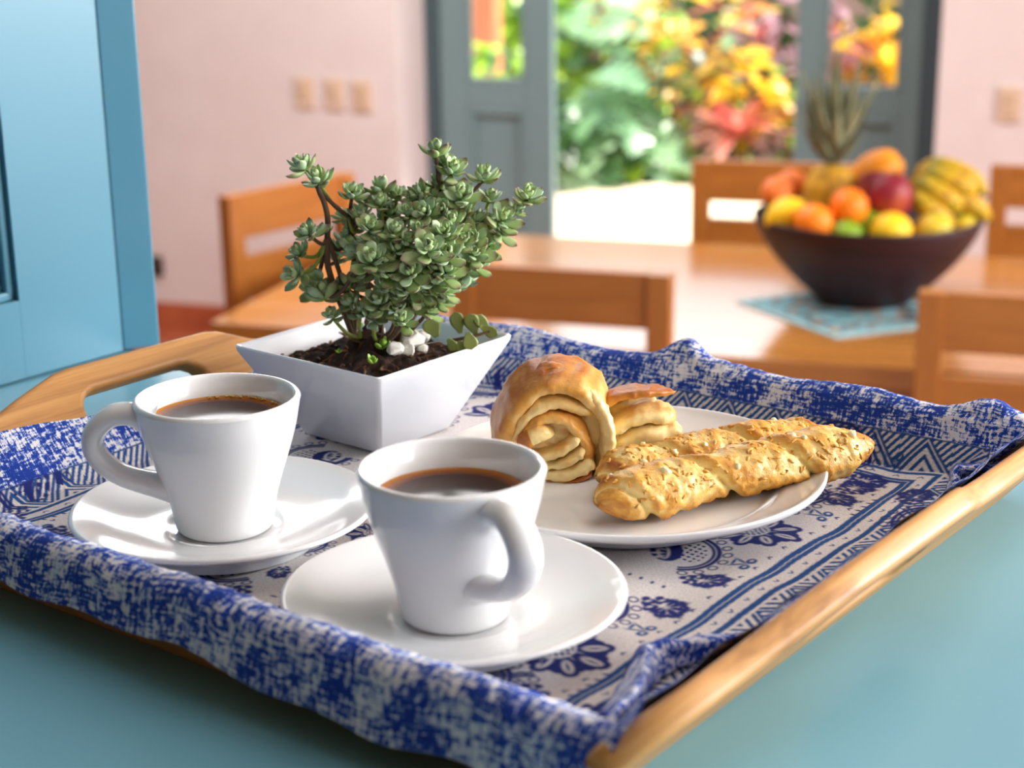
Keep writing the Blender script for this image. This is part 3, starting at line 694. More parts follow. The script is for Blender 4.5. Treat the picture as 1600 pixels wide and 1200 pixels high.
# zigzag band
per = .0300; y = D/.0195; fr_ = (tt/per) % 1.0; Tt = np.abs(2*fr_-1)
inb = band(D, .0006, .0195)
g1 = (y-Tt)                                        # <0 outer triangles
ph_o = ((y*1.0+2*fr_)*3.6) % 1.0; ph_i = (g1*2.7) % 1.0
edge_ = .06
hat_o = np.clip((.5-np.abs(ph_o-.5)-.20)/edge_, 0, 1); hat_i = np.clip((.5-np.abs(ph_i-.55)-.24)/edge_, 0, 1)
zig = np.where(g1 < 0, hat_o, hat_i); zig = np.maximum(zig, np.clip((.10-np.abs(g1+.02))/edge_, 0, 1))
inkA = np.maximum(inkA, inb*zig); inkA = np.maximum(inkA, band(D, -.0002, .0010))
wob = .00022*np.sin(tt*190)+.00010*np.sin(tt*1130)
Dw = D+wob
inkA = np.maximum(inkA, band(Dw, .0212, .0244))
inkA = np.maximum(inkA, band(Dw, .0312, .0338)); inkA = np.maximum(inkA, band(Dw, .0343, .0374)); inkA = np.maximum(inkA, band(Dw, .0312, .0374)*(.25))
def chev(Dc, pitch, ph, hw, th, flip):
    u = ((tt/pitch+ph) % 1.0-.5)*pitch; v = (D-Dc)*flip
    a = np.abs(u); return np.clip((th-np.abs(v-a*.9+hw*.45))/aa+.5, 0, 1)*(a < hw)
inkA = np.maximum(inkA, chev(.0278, .0135, 0, .0018, .0006, 1))
inkB = np.maximum(inkB, chev(.0425, .0135, .5, .0016, .0007, -1))
# motif row and interior, drawn in a local frame: x along the border, y inwards
def ell(x, y, cx, cy, rx, ry, rot=0):
    c, s = math.cos(rot), math.sin(rot); X = (x-cx)*c+(y-cy)*s; Y = -(x-cx)*s+(y-cy)*c
    k = np.sqrt((X/rx)**2+(Y/ry)**2); return np.clip((1-k)*min(rx, ry)/aa+.5, 0, 1)
mm = .001
def flower(x, y):
    r = 0*x; A_ = (-86, -43, 0, 43, 86); Ls = (7.6, 8.6, 9.4, 8.6, 7.6)
    for a, L in zip(A_, Ls):
        t = math.radians(a+180); ux, uy = math.sin(t), math.cos(t); vx, vy = uy, -ux
        r = np.maximum(r, ell(x, y, ux*L*.72*mm, (uy*L*.72+3)*mm, L*.42*mm, 2.0*mm, math.atan2(uy, ux)))
        for o2, l2, q2 in ((-2.0, 0, 2.3), (2.0, 0, 2.3), (0, 2.0, 2.3), (-1.2, -2, 2.0), (1.2, -2, 2.0)):
            r = np.maximum(r, ell(x, y, (ux*(L+l2)+vx*o2)*mm, (uy*(L+l2)+vy*o2+3)*mm, q2*mm, q2*mm))
    for a, L in zip(A_, Ls):
        t = math.radians(a+180); ux, uy = math.sin(t), math.cos(t); an_ = math.atan2(uy, ux); cx, cy = ux*(L-.6)*mm, (uy*(L-.6)+3)*mm
        r = r*(1-ell(x, y, cx, cy, 3.0*mm, 1.35*mm, an_)); r = np.maximum(r, ell(x, y, cx, cy, 1.9*mm, .4*mm, an_))
    c = ell(x, y, 0, 3.6*mm, 4.6*mm, 4.0*mm); r = r*(1-c)
    chk = ((np.floor(x/(1.0*mm))+np.floor(y/(1.0*mm))) % 2)*ell(x, y, 0, 3.6*mm, 4.0*mm, 3.5*mm); r = np.maximum(r, chk*.9)
    for sx in (-1, 1):
        r = np.maximum(r, ell(x, y, sx*6.4*mm, 7.2*mm, 4.4*mm, 1.7*mm, sx*.55)); r = r*(1-ell(x, y, sx*6.6*mm, 7.2*mm, 2.6*mm, .45*mm, sx*.55))
    return r
def berries(x, y):
    r = 0*x
    for cx, cy in ((-2.6, -1.2), (2.6, -1.0)):
        r = np.maximum(r, ell(x, y, cx*mm, cy*mm, 2.1*mm, 1.8*mm)*(1-ell(x, y, (cx+.3)*mm, (cy+.1)*mm, .8*mm, .6*mm)))
    r = np.maximum(r, ell(x, y, -1.4*mm, 2.2*mm, 3.2*mm, .55*mm, -1.1)); r = np.maximum(r, ell(x, y, 1.6*mm, 2.2*mm, 3.2*mm, .55*mm, 1.1)); r = np.maximum(r, ell(x, y, .3*mm, 4.4*mm, 2.6*mm, .6*mm, .2)); return r
def sprig(x, y):
    r = 0*x
    for k, (a, L, wd) in enumerate(((100, 6.2, 1.5), (60, 6.8, 1.7), (20, 6.0, 1.5), (140, 5.4, 1.4), (-20, 4.4, 1.2), (180, 4.4, 1.2))):
        t = math.radians(a); cx, cy = math.cos(t)*L*.62, -math.sin(t)*L*.62
        r = np.maximum(r, ell(x, y, cx*mm, cy*mm, L*.5*mm, wd*.62*mm, -t))
        for s2 in (-.5, .5): r = np.maximum(r, ell(x, y, math.cos(t+s2*.5)*L*.8*mm, -math.sin(t+s2*.5)*L*.8*mm, 1.5*mm, .8*mm, -t+s2))
    for cx, cy in ((-2.4, 2.6), (2.2, 3.2), (0, 5.0)):
        for a in range(3): r = np.maximum(r, ell(x, y, (cx+1.1*math.cos(a*2.1))*mm, (cy+1.1*math.sin(a*2.1))*mm, 1.35*mm, 1.1*mm))
        r = r*(1-ell(x, y, cx*mm, cy*mm, .8*mm, .35*mm, .5))
    return r
def paisley(x, y, sx):
    x = x*sx; r = 0*x; R_ = np.hypot(x, y); an = np.arctan2(y, x)
    def ring(lo, hi): return np.clip((R_-lo*mm)/aa+.5, 0, 1)*np.clip((hi*mm-R_)/aa+.5, 0, 1)
    r = np.maximum(r, ring(11.4, 14.6)*(an > -2.6)*(an < 2.0)); r = r*(1-ring(12.6, 12.95)*(an < 1.0))
    for k in range(14):
        a = -2.5+k*.33; r = np.maximum(r, np.clip((.35*mm-np.abs(np.hypot(x-math.cos(a)*16.6*mm, y-math.sin(a)*16.6*mm)-1.5*mm))/aa+.5, 0, 1))
    r = np.maximum(r, ell(x, y, -2*mm, 3*mm, 8*mm, 5.5*mm, .5)); r = r*(1-ell(x, y, -3.4*mm, 3.4*mm, 5.4*mm, 2.3*mm, .6)); r = np.maximum(r, ell(x, y, -3.6*mm, 3.2*mm, 4.2*mm, 1.2*mm, .6))
    for k in range(5): a = 1.0+k*.42; r = r*(1-ell(x, y, math.cos(a)*9*mm, math.sin(a)*6*mm, 2.4*mm, .7*mm, a))
    r = np.maximum(r, ell(x, y, 7*mm, 8*mm, 6*mm, 3.4*mm, -.7)); r = r*(1-ell(x, y, 7.2*mm, 8*mm, 4*mm, 1.1*mm, -.7))
    dots = (np.hypot((x % (2.4*mm))-1.2*mm, (y % (2.0*mm))-1*mm) < .62*mm)*ell(x, y, 2*mm, -4.5*mm, 7.5*mm, 4.8*mm, .2); return np.maximum(r, dots)
def dash(x, y): return ell(x, y, 0, 0, 1.7*mm, .8*mm, .3)
def stamp(fn, side, t0, depth, flip=1, size=.021, ink=None, sc_=1.0, **k):
    "place motif on a side: t0 along, depth from the print edge inwards"
    if side == 'R': X, Yy = (WW-.5805-t0), (XR-PP)-depth
    elif side == 'L': X, Yy = -(WW-.5805-t0), (PP-XL)-depth
    elif side == 'F': X, Yy = -(PP+.4966-t0), (WF-WW)-depth
    else: X, Yy = (PP+.4966-t0), (WW-WN)-depth
    mk = (np.abs(X) < size*sc_) & (np.abs(Yy) < size*sc_)
    if not mk.any(): return
    v = fn(X[mk]*flip/sc_, Yy[mk]/sc_, **k); tgt = inkB if ink is None else ink; tgt[mk] = np.maximum(tgt[mk], v)
for side, half in (('R', .2), ('L', .2), ('F', .19), ('N', .19)):
    for k in (-1, 0, 1):
        for f_ in (-1, 1):
            stamp(flower, side, k*.161+.0805, .0590, sc_=1.75)
            stamp(berries, side, k*.161+f_*.0425, .0490, ink=inkA, sc_=1.4)
            stamp(sprig, side, k*.161+f_*.0165, .0545, f_, sc_=1.8)
            stamp(paisley, side, k*.161+f_*.0390, .0830, 1, sx=f_, sc_=1.42)
        for j in range(5): stamp(dash, side, k*.161, .066+j*.006)
# medallion interior
for i in range(-3, 4):
    for j in range(-3, 4):
        X0, Y0 = i*.034+(.017 if j % 2 else 0), j*.030
        if abs(X0) < .085 and abs(Y0) < .105:
            for fn_, ink_ in (((flower, inkB), (paisley, inkB), (sprig, inkB))[(i+2*j) % 3],):
                X = PP+.4966-X0; Yy = WW-.5805-Y0; mk = (np.abs(X) < .017) & (np.abs(Yy) < .017); kw = {'sx': 1} if fn_ is paisley else {}
                ink_[mk] = np.maximum(ink_[mk], fn_(X[mk], Yy[mk], **kw))
inside = np.clip(D/aa+.5, 0, 1)
cloth = bpy.data.meshes.new('tray_cloth')
nI, nJ = PP.shape
oc = T(ca, cb, 0); co = np.empty((nI*nJ, 3), np.float32)
co[:, 0] = (AA-ca).ravel(); co[:, 1] = (BB-cb).ravel(); co[:, 2] = ZZ.ravel()
idx = np.arange(nI*nJ).reshape(nI, nJ); quads = np.stack([idx[:-1, :-1], idx[1:, :-1], idx[1:, 1:], idx[:-1, 1:]], -1).reshape(-1, 4)
cloth.vertices.add(len(co)); cloth.vertices.foreach_set('co', co.ravel())
cloth.loops.add(quads.size); cloth.loops.foreach_set('vertex_index', quads.ravel().astype(np.int32))
cloth.polygons.add(len(quads)); cloth.polygons.foreach_set('loop_start', np.arange(0, quads.size, 4, dtype=np.int32)); cloth.polygons.foreach_set('loop_total', np.full(len(quads), 4, np.int32))
cloth.update(); cloth.polygons.foreach_set('use_smooth', np.ones(len(quads), bool))
setattr_f(cloth, 'ink_border', inkA.ravel()); setattr_f(cloth, 'ink_motif', inkB.ravel()); setattr_f(cloth, 'printed', inside.ravel())
fa = cloth.attributes.new('flat', 'FLOAT_VECTOR', 'POINT'); fv = np.zeros((nI*nJ, 3), np.float32); fv[:, 0] = PP.ravel(); fv[:, 1] = WW.ravel(); fa.data.foreach_set('vector', fv.ravel())
def cloth_mat(name, printed):
    m = Mat(name)
    if printed: vec = m.attr('flat').outputs['Vector']
    else: vec = m.coord()
    def mp(sc3):
        x = m.node('ShaderNodeMapping'); m.link(vec, x.inputs[0]); x.inputs['Scale'].default_value = sc3; return x.outputs[0]
    # mottled, brushed blue
    n1 = m.noise(mp((420, 150, 300)), 1.0, 5, .72); n2 = m.noise(mp((110, 620, 300)), 1.0, 4, .7); n3 = m.noise(mp((55, 40, 50)), 1.0, 3, .5)
    s = m.math('ADD', m.math('ADD', m.math('MULTIPLY', n1, .55), m.math('MULTIPLY', n2, .45)), m.math('MULTIPLY', n3, .28))
    mott = m.ramp(s, [(.606, srgb(8, 52, 152)), (.642, srgb(40, 94, 186)), (.684, srgb(228, 228, 232))])
    wv = m.noise(mp((1500, 1500, 1500)), 1.0, 2)
    if printed:
        linen = m.ramp(m.noise(mp((900, 900, 300)), 1.0, 3), [(.3, srgb(206, 196, 192)), (.62, srgb(234, 230, 228))])
        c = m.mix(m.attr('ink_border').outputs['Fac'], linen, srgb(20, 76, 140)); c = m.mix(m.attr('ink_motif').outputs['Fac'], c, srgb(14, 34, 112))
        c = m.mix(m.attr('printed').outputs['Fac'], mott, c)
    else: c = mott
    m.col(c).set(rough=.9); m.bump(wv, .35, .0004); return m.m
MT['cloth'] = cloth_mat('printed_tray_cloth', True); MT['cloth2'] = cloth_mat('mottled_blue_cloth', False)
cl = link('tray_cloth', cloth, MT['cloth'], None, oc, TH, smooth=False)
tag(cl, 'blue and white printed cloth with mottled blue border lining the bamboo tray', 'cloth')
# stitched hem along the outer edge of the near overhang, two pinched corner folds
def to_local(p): d = p-oc; return Vector((d.dot(EX), d.dot(EY), d.z))
def fold_strip(name, rows):
    R_ = [crom([to_local(atZ(x, y_, TZ+z_)) for x, y_, z_ in row], 8) for row in rows]
    n = len(R_[0]); V = []; cols = []
    for i in range(n):
        prof = crom([r[i] for r in R_], 6); cols.append(prof)
    nv = len(cols[0])
    for i, pr in enumerate(cols):
        for j, p in enumerate(pr): V.append(p + Vector((0, 0, .0006*math.sin(i*1.1+j*.5))))
    o = link(name, mesh(name, V, grid_faces(n, nv)), MT['cloth2'], cl)
    md = o.modifiers.new('thickness', 'SOLIDIFY'); md.thickness = .0014; md.offset = 0; return o
fold_strip('corner_fold', [
    [(935, 1118, 0.0259), (952, 1098, 0.0115), (975, 1060, 0.0007), (1000, 1014, 0.0007), (1060, 1000, 0.0007), (1150, 990, 0.0007)],
    [(948, 1118, 0.0295), (985, 1085, 0.0259), (1006, 1045, 0.0187), (1016, 1006, 0.0144), (1078, 1002, 0.0101), (1162, 994, 0.0043)],
    [(950, 1135, 0.0288), (992, 1092, 0.0230), (1016, 1060, 0.0115), (1030, 1030, 0.0086), (1078, 1022, 0.0043), (1165, 1000, 0.0014)],
    [(950, 1145, 0.0216), (996, 1100, 0.0144), (1018, 1072, 0.0029), (1040, 1052, 0.0007), (1090, 1030, 0.0007), (1168, 1004, 0.0000)]])
fold_strip('corner_fold', [
    [(1470, 784, 0.0007), (1484, 752, 0.0014), (1490, 728, 0.0043), (1540, 722, 0.0086), (1590, 715, 0.0130)],
    [(1478, 786, 0.0029), (1490, 755, 0.0094), (1497, 731, 0.0144), (1542, 731, 0.0173), (1592, 724, 0.0202)],
    [(1484, 788, 0.0014), (1500, 762, 0.0058), (1506, 740, 0.0108), (1545, 738, 0.0144), (1596, 730, 0.0173)],
    [(1488, 790, 0.0000), (1508, 772, 0.0014), (1516, 756, 0.0029), (1552, 746, 0.0072), (1600, 736, 0.0108)]])

# ================================================================== CHINA
w1 = (-.1378, .7416); w2 = (-.0250, .6382); wp = (.0565, .7880)
RS, HS = .0725, .018
sprof = [(0, .0062)]+smoothprof([(.0235, .0062), (.0262, .0068), (.030, .0078), (.040, .0088), (.052, .0118), (.0625, .0160), (.0688, .0182), (.0711, .0186), (.0721, .0176), (.0715, .0164), (.066, .0138), (.056, .0098), (.0478, .0062), (.0455, .0030), (.0448, .0006), (.0436, .0), (.0424, .0006), (.0418, .0032)], 4)+[(0, .0032)]
smesh = lathe('saucer', sprof, 96)
def saucer(c, label):
    e = link('saucer', smesh, MT['china'], None, (c[0], c[1], TZ)); return tag(e, label, 'saucer', 'espresso saucers')
saucer(w1, 'white china saucer at left, under the cup nearest the succulent pot'); saucer(w2, 'white china saucer in front, nearest the camera')
CB, CHt, CR = .0066, .0655, .0388
def cup(c, az, label):
    e = empty('coffee_cup', (c[0], c[1], TZ+CB), az, label, 'cup', 'espresso cups')
    o_ = [(0, .56), (.03, .59), (.10, .615), (.22, .648), (.36, .715), (.5, .793), (.63, .866), (.76, .928), (.88, .97), (.96, .995)]
    prof = [(0, .0012), (.017, .0012), (.0185, .0002), (.0205, 0)]+[(r*CR, z*CHt) for z, r in o_[0:1]]
    prof = [(0, .0012), (.0175, .0012), (.019, .0001)]+smoothprof([(r*CR, max(z*CHt, .0004)) for z, r in o_]+[(CR, CHt-.0015), (CR-.0012, CHt), (CR-.0032, CHt-.0006), (CR-.0045, CHt-.004)]+[(r*CR-.0046, z*CHt) for z, r in o_[::-1][1:-2]]+[(.012, .0055)], 4)+[(0, .005)]
    link('cup_body', lathe('cup_body', prof, 96), MT['china'], e)
    # handle: loop leaving below the rim, returning at mid height, local +x
    hp = [(.0315, 0, .0545), (.0350, 0, .0565), (.0420, 0, .0585), (.0500, 0, .0570), (.0570, 0, .0505), (.0585, 0, .0430), (.0545, 0, .0350), (.0470, 0, .0290), (.0390, 0, .0255), (.0290, 0, .0225), (.0215, 0, .0210)]
    P = crom(hp, 5); n = len(P); rad = [.0052+.0034*(abs(i/(n-1)-.5)*2)**5 for i in range(n)]
    V, F = tube_data(P, rad, 16, 1.42, side=(0, 1, 0))
    link('handle', mesh('handle', V, F), MT['china'], e)
    return e
cup(w1, math.radians(186), 'white coffee cup with its handle to the left, beside the succulent pot')
cup(w2, math.radians(-60), 'white coffee cup in front with its handle turned towards the camera')
m = Mat('black_coffee'); tc = m.node('ShaderNodeTexCoord'); ln = m.node('ShaderNodeVectorMath', operation='LENGTH'); m.link(tc.outputs['Object'], ln.inputs[0])
rmp = m.ramp(m.math('MULTIPLY', ln.outputs['Value'], 1/.034), [(0, srgb(34, 12, 5)), (.70, srgb(54, 20, 6)), (.86, srgb(140, 74, 12)), (.97, srgb(206, 138, 30))]); m.col(rmp).set(rough=.12, spec=.22); MT['coffee'] = m.m
def coffee(c, drop, label):
    z = CHt-drop; r = .0388*(.925 if drop > .011 else .94)-.0046
    V = [(0, 0, 0)]; n = 64
    for k, (q_, h) in enumerate(((.5, 0), (.93, 0), (.985, .0002), (1.0, .0006))):
        for i in range(n): V.append((r*q_*math.cos(2*PI*i/n), r*q_*math.sin(2*PI*i/n), h))
    F = [(0, 1+i, 1+(i+1) % n) for i in range(n)]+[f for k in range(3) for f in [(1+k*n+i, 1+(k+1)*n+i, 1+(k+1)*n+(i+1) % n, 1+k*n+(i+1) % n) for i in range(n)]]
    o = link('coffee', mesh('coffee', V, F), MT['coffee'], None, (c[0], c[1], TZ+CB+z)); tag(o, label, 'coffee'); return o
cof1 = coffee(w1, .0105, 'dark coffee with a golden rim of bubbles in the left cup'); coffee(w2, .0125, 'dark coffee filling the front cup')
MT['foam'] = simple('coffee_bubbles', srgb(206, 172, 96), .2, .1, 300)
V, F = [], []
bm = bmesh.new()
for i in range(34):
    a = math.radians(random.uniform(20, 110)); r = .0306+random.uniform(-.0012, .0006); rb = random.uniform(.0004, .0009)
    bmesh.ops.create_icosphere(bm, subdivisions=1, radius=rb, matrix=Matrix.Translation((r*math.cos(a), r*math.sin(a), .0006)))
fo = link('foam', from_bm('foam', bm), MT['foam'], cof1); fo['kind'] = 'stuff'
PR_ = .1000
pprof = [(0, .0075)]+smoothprof([(.066, .0075), (.071, .0080), (.075, .0098), (.079, .0122), (.086, .0142), (.094, .0172), (.0978, .0196), (.0995, .0200), (.1002, .0186), (.0990, .0164), (.092, .0128), (.080, .0088), (.070, .0050), (.0662, .0006), (.0648, 0), (.0634, .0006), (.062, .0032)], 4)+[(0, .0032)]
plate = link('plate', lathe('plate', pprof, 128), MT['china'], None, (wp[0], wp[1], TZ)); tag(plate, 'round white dinner plate holding the pastries', 'plate')
PZ = TZ+.0075

# ================================================================== PASTRIES
def pastry_mat(name, pale, gold, brown, bump=.5):
    m = Mat(name); b = m.attr('bake').outputs['Fac']; v = m.coord(); n = m.noise(v, 90, 5, .65); n2 = m.noise(v, 420, 3, .6)
    f = m.math('ADD', b, m.math('MULTIPLY', m.math('SUBTRACT', n, .5), .75))
    m.col(m.ramp(f, [(.10, pale), (.48, gold), (.92, brown)])).set(rough=.42, sss=.08); m.b.inputs['Subsurface Radius'].default_value = (.004, .002, .001)
    m.bump(m.math('ADD', n, m.math('MULTIPLY', n2, .6)), bump, .0012); return m.m
MT['bun'] = pastry_mat('baked_dough', srgb(246, 222, 156), srgb(220, 160, 70), srgb(174, 98, 34), .35)
MT['stick'] = pastry_mat('cheese_crust', srgb(248, 224, 150), srgb(224, 164, 66), srgb(172, 94, 26), .7)
MT['shred'] = simple('melted_cheese', srgb(222, 162, 66), .35, .25, 120)
def stick(name, A, B, rad, seed, label, sag=0):
    rr = random.Random(seed); ax = (B-A); L = ax.length; ax.normalize(); sd_ = Vector((ax.y, -ax.x, 0)).normalized(); upv = sd_.cross(ax).normalized()
    if upv.z < 0: upv = -upv
    nu, nv = 130, 56; V = []; bake = []
    for i in range(nu):
        t = i/(nu-1); endf = min(1, (.02+t/.11)**.5 if t < .105 else 1, ((1-t)/.14)**.55 if t > .86 else 1)
        lump_ = 1+.07*math.sin(t*9+seed)+.05*math.sin(t*23+2*seed)
        for j in range(nv):
            a = 2*PI*j/nv
            # spiral crease
            ph = (t*3.4 + a/(2*PI) + .12*seed) % 1.0; cr = math.exp(-((ph-.5)/.055)**2); ridge = math.exp(-((ph-.62)/.09)**2)
            p0 = A + ax*(t*L) 
            k = noise.fractal(Vector((t*L*1400/10, math.cos(a)*1.6+seed, math.sin(a)*1.6)), .9, 2.1, 4)
            k2 = noise.noise(Vector((t*L*900, math.cos(a)*9, math.sin(a)*9+seed)))
            r = rad*max(.02, endf)*lump_*(1-.30*cr+.09*ridge+.10*k+.075*k2)
            ca_, sa_ = math.cos(a), math.sin(a)
            wv = .0012*math.sin(t*7+seed)
            V.append(p0 + sd_*(ca_*r*1.20+wv) + upv*(max(sa_, -.80)*r*.95))
            bk = .34+.30*k+.16*k2 - .50*cr + (.30 if endf < .8 else 0) + .34*max(0, -sa_-.15) + .18*ridge
            bake.append(bk)
    cen = (A+B)/2; cen.z = PZ
    F = [f[::-1] for f in grid_faces(nu, nv, False, True)]+[tuple(range(nv)), tuple((nu-1)*nv+j for j in range(nv))[::-1]]
    me = mesh(name, [v-cen for v in V], F); setattr_f(me, 'bake', bake)
    e = empty(name, cen, 0, label, 'pastry'); o = link('crust', me, MT['stick'], e)
    # cheese shreds lying on the crust
    sv, sf = [], []
    for k in range(240):
        i = rr.randrange(6, nu-8); j = rr.randrange(0, nv//2+1); p = V[i*nv+j]-cen
        nrm = (V[i*nv+j]-(A+ax*(i/(nu-1)*L))).normalized(); tg = (ax*rr.uniform(-1, 1)+nrm.cross(ax)*rr.uniform(-1, 1)); tg = (tg-nrm*tg.dot(nrm)).normalized()
        l_ = rr.uniform(.0010, .0026); q0 = p-tg*l_; q2 = p+tg*l_; bend = nrm.cross(tg)*rr.uniform(-.0012, .0012)
        tube_data([q0+nrm*-.0009, p-tg*l_*.5+nrm*-.0003+bend, p+nrm*-.0002, p+tg*l_*.5+nrm*-.0003-bend, q2+nrm*-.0009], [.0004, .0009, .0010, .0009, .0004], 6, .7, V=sv, F=sf)
    s_ = link('cheese_shreds', mesh('cheese_shreds', sv, sf), MT['shred'], e); s_['kind'] = 'stuff'
    # pale cheese crumbs in the creases
    for k in range(7):
        i = rr.randrange(8, nu-10); j = rr.randrange(6, nv//2-6); p = V[i*nv+j]-cen
        bm = bmesh.new(); bmesh.ops.create_icosphere(bm, subdivisions=2, radius=rr.uniform(.0014, .0026), matrix=Matrix.Translation(p))
        for v in bm.verts: v.co = p+(v.co-p)*(1+.5*noise.noise(v.co*900))
        link('cheese_crumb', from_bm('cheese_crumb', bm), MT['crumb'], e)
    return e
MT['crumb'] = simple('white_cheese', srgb(246, 232, 176), .4, .05, 90)
zc = PZ+.0122
stick('cheese_stick', atZ(930, 784, zc), atZ(1362, 692, zc+.003), .0128, 1, 'golden cheese stick pastry nearest the plate rim')
stick('cheese_stick', atZ(932, 746, zc), atZ(1288, 676, zc+.002), .0122, 2.3, 'golden cheese stick pastry lying behind the front one')

# bow-shaped croissant: local frame x right, y away, z up
def lay(px, py, z): return atZ(px, py, PZ+z)
cb0 = atZ(868, 752, PZ); cb0.y += .022
cro = empty('twisted_croissant', (cb0.x, cb0.y, PZ), 0, 'large golden twisted croissant at the left of the plate', 'pastry')
def blob(name, f, nu=72, nv=44, parent=cro, mat='bun'):
    V, bk = [], []
    for i in range(nu):
        for j in range(nv):
            a = 2*PI*i/nu; b = PI*(j+.001)/(nv-.998); d = Vector((math.sin(b)*math.cos(a), math.sin(b)*math.sin(a), math.cos(b)))
            p, k = f(d); V.append(p); bk.append(k)
    me = mesh(name, V, [f_[::-1] for f_ in grid_faces(nu, nv, True, False)][::1]); setattr_f(me, 'bake', bk)
    bm = bmesh.new(); bm.from_mesh(me); bmesh.ops.recalc_face_normals(bm, faces=bm.faces); bm.to_mesh(me); bm.free()
    return link(name, me, MT[mat], parent)
def sheet(name, prof, y0f, y1f, n2=14, thick=.0032, bakef=None, wob=.0012, seed=0):
    "dough layer: cross-section polyline (x,z) swept in depth from y0f(t) (front) to y1f(t) (back)"
    P = crom([Vector((x*.001, 0, z*.001)) for x, z in prof], 6); n = len(P); V, bk = [], []
    for i in range(n):
        t = i/(n-1)
        for j in range(n2):
            s = j/(n2-1); y_ = y0f(t)+(y1f(t)-y0f(t))*s; q_ = P[i].copy(); q_.y = y_
            nz = noise.noise(Vector((t*5+seed, s*3, seed))); tg = (P[min(i+1, n-1)]-P[max(i-1, 0)]).normalized(); nr = Vector((-tg.z, 0, tg.x))
            V.append(q_+nr*(wob*nz)-nr*(.004*s*s)); bk.append(bakef(t, s) if bakef else .35)
    me = mesh(name, V, grid_faces(n, n2)); setattr_f(me, 'bake', bk); o = link(name, me, MT['bun'], cro)
    md = o.modifiers.new('thick', 'SOLIDIFY'); md.thickness = thick; md.offset = 0; sb = o.modifiers.new('sub', 'SUBSURF'); sb.levels = 1; sb.render_levels = 1; return o
# core and base of the left lobe
def core(d):
    p = Vector((d.x*.0225-.001, d.y*.017+.004, .022+d.z*.0205)); k = noise.fractal(p*160, 1, 2, 3)
    lay_ = math.sin((p.z*1000+3*math.sin(p.x*200))*1.15); p += d*(.0009*lay_+.0007*k); return p, .16-.22*lay_*.4+.2*k+(.7 if p.z < .006 else 0)
blob('core', core)
def rope(name, pts, hd, ht, bakef, seed=0, taper=(.25, .25), nv=26, wob=.0016, slant=0.0):
    "thick dough fold: path of (x, z, y) in mm, half depth hd and half thickness ht in mm, rounded section"
    P = crom([Vector((x*.001, y_*.001, z*.001)) for x, z, y_ in pts], 9); n = len(P); V, bk = [], []
    for i in range(n):
        t = i/(n-1); tg = (P[min(i+1, n-1)]-P[max(i-1, 0)]).normalized(); nr = Vector((-tg.z, 0, tg.x)).normalized()
        k = min(1, (t/taper[0])**.5 if taper[0] and t < taper[0] else 1, ((1-t)/taper[1])**.5 if taper[1] and t > 1-taper[1] else 1); k = max(k, .05)
        for j in range(nv):
            a = 2*PI*j/nv; ca_, sa_ = math.cos(a), math.sin(a)
            ce_ = math.copysign(abs(ca_)**.75, ca_); se_ = math.copysign(abs(sa_)**.8, sa_)
            p = P[i] + nr*(ht*.001*k*se_) + Vector((0, 1, 0))*(hd*.001*k**.6*ce_) + nr*(slant*.001*ce_)
            nz = noise.fractal(p*130+Vector((seed*7.3, 0, 0)), .9, 2.1, 4); nz2 = noise.noise(p*420+Vector((0, seed, 0)))
            V.append(p + (nr*se_+Vector((0, 1, 0))*ce_*.8)*(wob*nz+.0004*nz2)); bk.append(bakef(t, se_, ce_)+.18*nz)
    F = [f[::-1] for f in grid_faces(n, nv, False, True)]+[tuple(range(nv)), tuple((n-1)*nv+j for j in range(nv))[::-1]]
    me = mesh(name, V, F); setattr_f(me, 'bake', bk); return link(name, me, MT['bun'], cro)
# hood of browned crust arching from the left base over the top, flowing into the pale band on the right
rope('crust_hood', [(-22, 1, 4), (-26, 10, 3), (-26, 24, 2), (-21, 37, 2), (-11, 46, 3), (1, 49.5, 4), (13, 47, 4), (22, 39, 3), (25, 30, 2)], 19, 5.2, lambda t, n_, f: .62+.34*max(0, n_)*math.sin(PI*min(1, t*1.1))-.18*max(0, -f)*(.4+t)-.45*max(0, t-.75)*2.5-.3*max(0, -n_), 1, (.10, .14), slant=3)
rope('crust_flap', [(-10, 50.5, 6), (-3, 53.5, 6), (6, 53, 7)], 8, 1.8, lambda t, n_, f: .85, 2, (.4, .4))
rope('dough_fold', [(-23, 8, -3), (-22, 20, -5), (-16, 32, -6), (-5, 39, -5), (6, 39.5, -4), (16, 36, -3), (24, 31, -2)], 12, 3.4, lambda t, n_, f: .10+.14*max(0, n_)+.1*max(0, -f), 3, (.12, .2), slant=2)
rope('dough_fold', [(-20, 15, -8), (-16, 26, -9), (-7, 32.5, -9), (4, 32, -9), (12, 26, -9), (17, 17, -9), (18, 8, -8), (17, 2, -6)], 9.5, 3.2, lambda t, n_, f: .30+.30*max(0, n_)*math.sin(PI*t)-.1*f, 4, (.12, .12), slant=2)
rope('dough_fold', [(-17, 9.5, -12), (-7, 11.5, -13), (3, 15, -13), (10, 20, -12), (12, 24, -10)], 9, 2.6, lambda t, n_, f: .16+.12*n_, 5, (.2, .2))
rope('dough_fold', [(-19, 5, -11), (-7, 6.4, -13), (5, 9, -13.5), (12, 13, -12), (15, 17, -10)], 10, 2.6, lambda t, n_, f: .12+.12*n_, 6, (.2, .2))
rope('dough_end', [(-14, 2.4, -10), (-3, 2.4, -14), (8, 3.6, -15), (16, 6.5, -13.5), (20, 8.5, -11)], 11, 3.2, lambda t, n_, f: .08+.75*max(0, -n_-.35), 7, (.25, .10))
rope('base_crust', [(-13, .2, -8), (-2, .0, -12), (9, .6, -14), (19, 2.4, -12)], 11, 1.5, lambda t, n_, f: .95, 8, (.3, .15))
